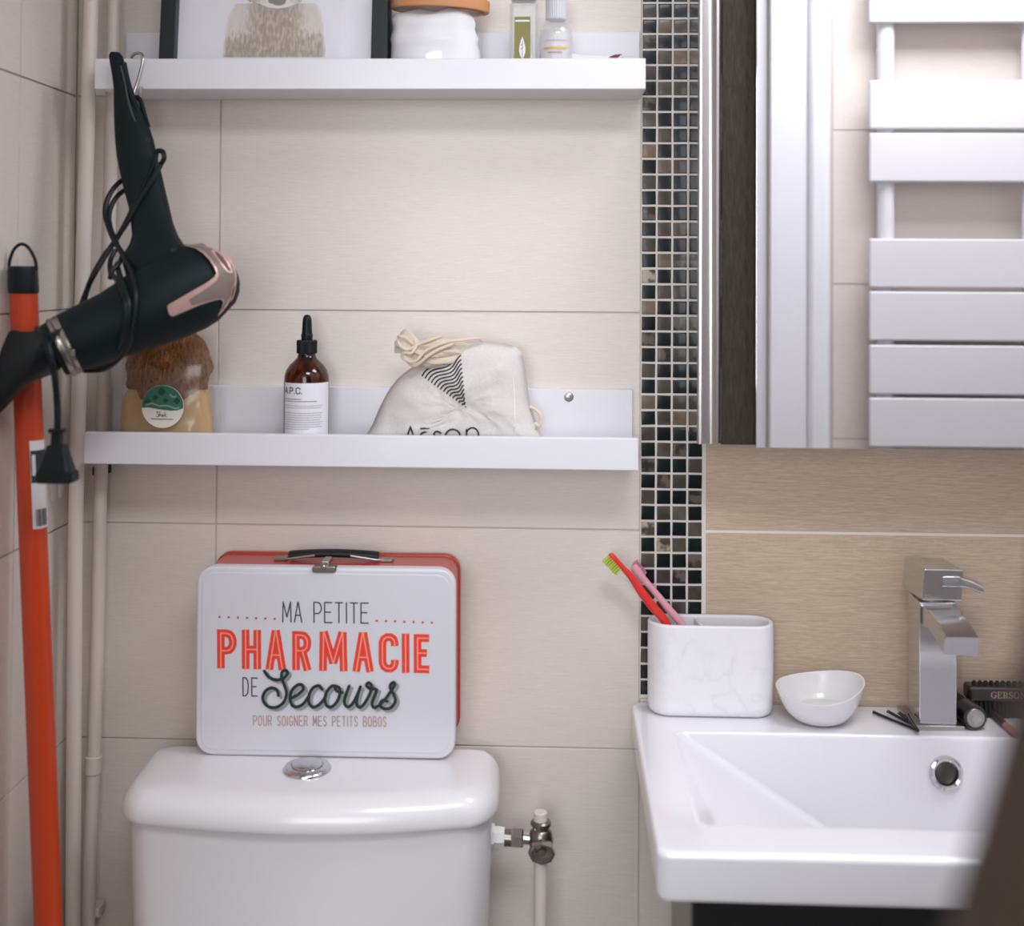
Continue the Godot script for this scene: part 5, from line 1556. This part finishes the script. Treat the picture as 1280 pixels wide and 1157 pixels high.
	for q in [[184, 175], [246, 312]]:
		var zz: float = zh.call(q[1]) - 0.004 if q[1] < 300 else 0.0
		var p: Vector3 = at(q[0], q[1], zz) - base if q[1] < 300 else onto.call(-0.0006).call(Vector2(217, 313))
		part("screw_hole", MB.new().lathe([Vector2(0.0033, -0.002), Vector2(0.0033, 0.0005), Vector2(0.0024, 0.0012), Vector2(0, 0.0004)], 14, Transform3D(Basis(Vector3.RIGHT, PI / 2), p)), M.black, t)
	# chrome ring and nozzle
	var nz := []
	for q in [[78, 433.5, 37.5, 37.5], [62, 440, 37.0, 37.0], [57, 442.5, 35.5, 36.0], [45, 448, 38.5, 31.0], [28, 457, 46.0, 24.0], [12, 467, 56.0, 18.0], [0, 473, 64.5, 14.0], [-6, 475.5, 66.0, 13.0]]:
		var z: float = 0.2645 if q[0] < 70 else 0.2600
		var c := at(q[0], q[1], z) - base
		var up := Vector3(0.28, 0.96, 0).normalized() if q[0] < 30 else Vector3(0.36, 0.93, 0).normalized()
		var ring := []
		for k in 40:
			var an := TAU * k / 40
			ring.append(c + up * cos(an) * q[2] / ppm.call(z) + Vector3(0, 0, 1) * sin(an) * q[3] / ppm.call(z))
		nz.append(ring)
	nz.reverse()
	part("nozzle", MB.new().loft(nz).done(45), M.rubber, t)
	var cr := []
	for q in [[88, 429.3, 38.5], [87, 429.5, 40.2], [83, 431, 40.0], [80, 432.5, 38.6], [77, 433.6, 39.8], [74, 435, 39.4], [73, 435.4, 37.0]]:
		var z: float = zc.call(q[0])
		var c := at(q[0], q[1], z) - base
		var tn := (at(110, 419, zc.call(110)) - at(66, 438.5, zc.call(66))).normalized()
		var up := (Vector3.UP - tn * tn.y).normalized()
		var sd := tn.cross(up)
		var ring := []
		for k in 40:
			var an := TAU * k / 40
			ring.append(c + up * cos(an) * q[2] / ppm.call(z) + sd * sin(an) * q[2] / ppm.call(z))
		cr.append(ring)
	cr.reverse()
	part("clamp_ring", MB.new().loft(cr).done(30), mat(hexc("a49c94"), 0.3, 1.0), t)
	part("clamp_stud", MB.new().rbox(at(91, 441, 0.2905) - base, Vector3(0.006, 0.009, 0.006), 0.002), M.nickel, t)
	# power cord: strands in photo points with depth
	var cords := [
		[[201, 205, 0.17], [205, 198, 0.173], [203.5, 190, 0.172], [197.5, 188.5, 0.170], [195, 193, 0.170], [194, 202, 0.172], [190, 214, 0.173], [182, 229, 0.176], [172, 247, 0.180], [160, 273, 0.184], [146, 298, 0.188], [130, 320, 0.195], [117, 342, 0.20], [109, 362, 0.19], [105, 380, 0.165], [104, 400, 0.15]],
		[[201, 206, 0.176], [193, 220, 0.180], [183, 235, 0.182], [170, 258, 0.186], [157, 281, 0.189], [144, 300, 0.192], [128, 326, 0.20], [114, 350, 0.205], [107, 366, 0.195], [101, 382, 0.17]],
		[[153, 225, 0.150], [143, 234, 0.160], [134, 250, 0.170], [131.5, 267, 0.178], [135, 282, 0.186], [142, 299, 0.196], [152, 316, 0.205], [162, 335, 0.222], [168.5, 358, 0.243], [169.5, 380, 0.252], [167, 408, 0.252], [160, 432, 0.238], [147, 450, 0.220], [130, 461, 0.205], [112, 463, 0.195], [98, 462, 0.185]],
		[[155, 238, 0.150], [146, 246, 0.162], [139, 258, 0.170], [136, 272, 0.178], [139, 288, 0.186], [146, 304, 0.196]],
		[[146, 330, 0.20], [150, 345, 0.225], [156, 362, 0.244], [161, 382, 0.2525], [161.5, 404, 0.2525], [157, 426, 0.244], [146, 446, 0.224], [132, 457, 0.205], [115, 460, 0.19], [100, 458, 0.17]],
		[[144, 312, 0.20], [138, 326, 0.205], [139, 342, 0.215], [148, 352, 0.232], [156, 374, 0.250], [157, 398, 0.255], [152, 424, 0.247], [140, 448, 0.222], [124, 458, 0.20]],
		[[147, 308, 0.20], [153, 318, 0.205], [148, 330, 0.212], [140, 338, 0.216], [138, 348, 0.22]]]
	for cd in cords:
		for q in cd: q[2] += 0.019 * smoothstep(0.185, 0.235, q[2])
		var p := spl(px3(cd), 6)
		for i in p.size(): p[i] -= base
		part("cord", MB.new().tube(p, 0.0033, 8), M.rubber, t)
	var pc := spl(px3([[46, 411, 0.286], [54, 418, 0.296], [61, 436, 0.305], [66, 456, 0.304], [69, 476, 0.290], [71, 500, 0.284], [72, 520, 0.284], [71.5, 538, 0.284]]), 6)
	for i in pc.size(): pc[i] -= base
	part("cord", MB.new().tube(pc, 0.0037, 10), M.rubber, t)
	# plug
	var zp := 0.284
	var pl := []
	for q in [[536, 10, 6], [540, 10, 6], [541, 6.5, 5], [555, 7, 6], [557, 11.5, 8], [574, 16.5, 11], [588, 21, 14], [589.5, 23.5, 16], [600, 24, 16.5], [602, 22, 15]]:
		var c := at(71.5, q[0], zp) - base
		var ring := []
		for p in rrect(-q[1] / 1091.0, q[1] / 1091.0, -q[2] / 1091.0, q[2] / 1091.0, minf(q[1], q[2]) * 0.45 / 1091.0, 4): ring.append(c + Vector3(p.x, 0, p.y))
		ring.reverse()
		pl.push_front(ring)
	part("plug", MB.new().loft(pl).done(35), M.rubber, t)
	for s in [-0.0095, 0.0095]:
		var c := at(71.5, 602, zp) - base + Vector3(0, 0, s)
		part("plug_pin", rod(c + Vector3(0, 0.002, 0), c + Vector3(0, -0.019, 0), 0.0024, 12), M.steel, t)

# ------------------------------------------------------------------ the person close to the camera
func nets(st: MB, bones: Array, cell: float, blend: float) -> void:   # bones: [a, b, ra, rb]; smooth union meshed as surface nets
	var grid := {}
	var margin := blend * 1.2 + cell * 2.0
	var cells := {}
	for b in bones:
		var r := maxf(b[2], b[3]) + cell * 2.0
		var lo := Vector3i(((b[0].min(b[1]) - Vector3.ONE * r) / cell).floor())
		var hi := Vector3i(((b[0].max(b[1]) + Vector3.ONE * r) / cell).ceil())
		for x in range(lo.x, hi.x + 1):
			for y in range(lo.y, hi.y + 1):
				for z in range(lo.z, hi.z + 1):
					var k := Vector3i(x, y, z)
					if grid.has(k): continue
					var p := Vector3(k) * cell
					var d0 := cap_dist(p, b)
					if absf(d0) > cell * 3.0 + blend * 0.5: continue
					var s := 0.0
					for c in bones:
						var d := cap_dist(p, c)
						if d < margin: s += exp(-d / blend)
					grid[k] = -blend * log(s) if s > 0.0 else 1.0
	var vert := {}
	for k in grid:
		var ok := true
		var acc := Vector3.ZERO
		var n := 0
		var vals := []
		for i in 8:
			var q: Vector3i = k + Vector3i(i & 1, (i >> 1) & 1, (i >> 2) & 1)
			if not grid.has(q): ok = false; break
			vals.append(grid[q])
		if not ok: continue
		for e in [[0, 1], [2, 3], [4, 5], [6, 7], [0, 2], [1, 3], [4, 6], [5, 7], [0, 4], [1, 5], [2, 6], [3, 7]]:
			var a: float = vals[e[0]]
			var b: float = vals[e[1]]
			if (a < 0.0) == (b < 0.0): continue
			var u := a / (a - b)
			var pa := Vector3(e[0] & 1, (e[0] >> 1) & 1, (e[0] >> 2) & 1)
			var pb := Vector3(e[1] & 1, (e[1] >> 1) & 1, (e[1] >> 2) & 1)
			acc += pa.lerp(pb, u); n += 1
		if n: vert[k] = (Vector3(k) + acc / n) * cell
	for k in vert:
		for ax in 3:
			var d := Vector3i.ZERO
			d[ax] = 1
			if not (grid.has(k) and grid.has(k + d)): continue
			var a: float = grid[k]
			var b: float = grid[k + d]
			if (a < 0.0) == (b < 0.0): continue
			var u := Vector3i.ZERO
			var w := Vector3i.ZERO
			u[(ax + 1) % 3] = 1
			w[(ax + 2) % 3] = 1
			if not (vert.has(k - u) and vert.has(k - w) and vert.has(k - u - w)): continue
			if a < 0.0: st.quad(vert[k - u - w], vert[k - w], vert[k], vert[k - u])
			else: st.quad(vert[k - u - w], vert[k - u], vert[k], vert[k - w])
func cap_dist(p: Vector3, b: Array) -> float:
	var ab: Vector3 = b[1] - b[0]
	var t := clampf((p - b[0]).dot(ab) / maxf(ab.length_squared(), 1e-9), 0.0, 1.0)
	return p.distance_to(b[0] + ab * t) - lerpf(b[2], b[3], t)

func build_person() -> void:
	var X := 0.392
	var Z := 1.29
	var t := thing("person", "person in dark brown clothing close to the camera, blurred at the lower right edge", "person", Vector3(X, 0, Z))
	t.scale = Vector3.ONE * 1.13
	var skin := mat(hexc("c8977d"), 0.55)
	var knit := mat(hexc("35251a"), 0.95)
	var cloth := mat(hexc("15161a"), 0.9)
	var hairm := mat(hexc("2e1f18"), 0.6)
	var m := MB.new()
	var bones := [[Vector3(0, 0.84, 0), Vector3(0, 0.95, 0), 0.125, 0.115], [Vector3(0, 0.95, 0), Vector3(0, 1.15, 0.01), 0.110, 0.125], [Vector3(-0.12, 1.215, 0.01), Vector3(0.12, 1.215, 0.01), 0.055, 0.055], [Vector3(0, 1.2, 0.01), Vector3(0, 1.34, 0), 0.06, 0.046]]
	for s in [-1.0, 1.0]:
		bones.append([Vector3(s * 0.08, 0.84, 0), Vector3(s * 0.085, 0.46, -0.01), 0.085, 0.055])
		bones.append([Vector3(s * 0.085, 0.46, -0.01), Vector3(s * 0.09, 0.08, 0.02), 0.054, 0.036])
		bones.append([Vector3(s * 0.09, 0.045, 0.03), Vector3(s * 0.10, 0.032, -0.13), 0.038, 0.028])
		bones.append([Vector3(s * 0.155, 1.205, 0.01), Vector3(s * 0.235, 0.96, 0.02), 0.044, 0.036])
		bones.append([Vector3(s * 0.235, 0.96, 0.02), Vector3(s * 0.19, 0.76, -0.04), 0.035, 0.025])
	nets(m, bones, 0.016, 0.02)
	# head with a face (towards -z), and hands, on finer grids
	var hd := [[Vector3(0, 1.44, 0.015), Vector3(0, 1.46, 0.0), 0.083, 0.085], [Vector3(0, 1.36, -0.03), Vector3(0, 1.42, -0.02), 0.045, 0.065], [Vector3(0, 1.43, -0.088), Vector3(0, 1.402, -0.102), 0.009, 0.012], [Vector3(-0.018, 1.372, -0.075), Vector3(0.018, 1.372, -0.075), 0.008, 0.008], [Vector3(-0.03, 1.45, -0.072), Vector3(0.03, 1.45, -0.072), 0.014, 0.014], [Vector3(0, 1.33, 0), Vector3(0, 1.38, 0), 0.046, 0.05]]
	for s in [-1.0, 1.0]: hd.append([Vector3(s * 0.083, 1.43, 0.012), Vector3(s * 0.086, 1.40, 0.005), 0.012, 0.008])
	nets(m, hd, 0.007, 0.008)
	for s in [-1.0, 1.0]:
		var w := Vector3(s * 0.19, 0.76, -0.04)
		var hb := [[w, w + Vector3(0, -0.045, -0.02), 0.024, 0.022], [w + Vector3(0, -0.03, -0.035), w + Vector3(0, -0.085, -0.05), 0.016, 0.015], [w + Vector3(0, -0.045, -0.005), w + Vector3(0, -0.088, -0.012), 0.016, 0.014]]
		for k in 4:
			var o := w + Vector3(0, -0.088, -0.058 + k * 0.018)
			var ln: float = [0.036, 0.041, 0.038, 0.029][k]
			hb.append([o, o + Vector3(-s * 0.006, -ln, -0.002), 0.0085, 0.008])
			hb.append([o + Vector3(-s * 0.006, -ln, -0.002), o + Vector3(-s * 0.022, -ln * 1.75, -0.001), 0.008, 0.0068])
		hb.append([w + Vector3(0, -0.035, -0.045), w + Vector3(-s * 0.012, -0.07, -0.075), 0.011, 0.009])
		hb.append([w + Vector3(-s * 0.012, -0.07, -0.075), w + Vector3(-s * 0.02, -0.098, -0.078), 0.009, 0.0075])
		nets(m, hb, 0.005, 0.005)
	part("body", m.done(70), skin, t)
	# sweater: the same trunk and arms, a little fuller
	var sw := MB.new()
	var sb := [[Vector3(0, 0.80, 0), Vector3(0, 0.95, 0), 0.145, 0.132], [Vector3(0, 0.95, 0), Vector3(0, 1.15, 0.01), 0.130, 0.140], [Vector3(-0.12, 1.212, 0.01), Vector3(0.12, 1.212, 0.01), 0.068, 0.068], [Vector3(0, 1.2, 0.01), Vector3(0, 1.285, 0.004), 0.08, 0.062]]
	for s in [-1.0, 1.0]:
		sb.append([Vector3(s * 0.150, 1.205, 0.01), Vector3(s * 0.235, 0.96, 0.02), 0.060, 0.052])
		sb.append([Vector3(s * 0.235, 0.96, 0.02), Vector3(s * 0.193, 0.775, -0.035), 0.050, 0.037])
	nets(sw, sb, 0.014, 0.02)
	part("sweater", sw.done(70), knit, t)
	var tr := MB.new()
	var tb := [[Vector3(-0.02, 0.83, 0), Vector3(0.02, 0.83, 0), 0.138, 0.138]]
	for s in [-1.0, 1.0]:
		tb.append([Vector3(s * 0.08, 0.84, 0), Vector3(s * 0.085, 0.46, -0.01), 0.098, 0.070])
		tb.append([Vector3(s * 0.085, 0.46, -0.01), Vector3(s * 0.09, 0.13, 0.018), 0.069, 0.058])
	nets(tr, tb, 0.016, 0.02)
	part("trousers", tr.done(70), cloth, t)
	for s in [-1.0, 1.0]:
		var sh := MB.new()
		nets(sh, [[Vector3(s * 0.09, 0.052, 0.035), Vector3(s * 0.10, 0.044, -0.14), 0.05, 0.042]], 0.012, 0.01)
		part("shoe", sh.done(70), cloth, t)
	var hr := MB.new()
	nets(hr, [[Vector3(0, 1.46, 0.03), Vector3(0, 1.485, 0.005), 0.092, 0.088], [Vector3(0, 1.44, 0.055), Vector3(0, 1.28, 0.09), 0.08, 0.075], [Vector3(0, 1.28, 0.095), Vector3(0, 1.14, 0.125), 0.075, 0.05], [Vector3(-0.06, 1.44, 0.03), Vector3(-0.09, 1.2, 0.09), 0.045, 0.03], [Vector3(0.06, 1.44, 0.03), Vector3(0.09, 1.2, 0.09), 0.045, 0.03]], 0.012, 0.014)
	part("hair", hr.done(70), hairm, t)
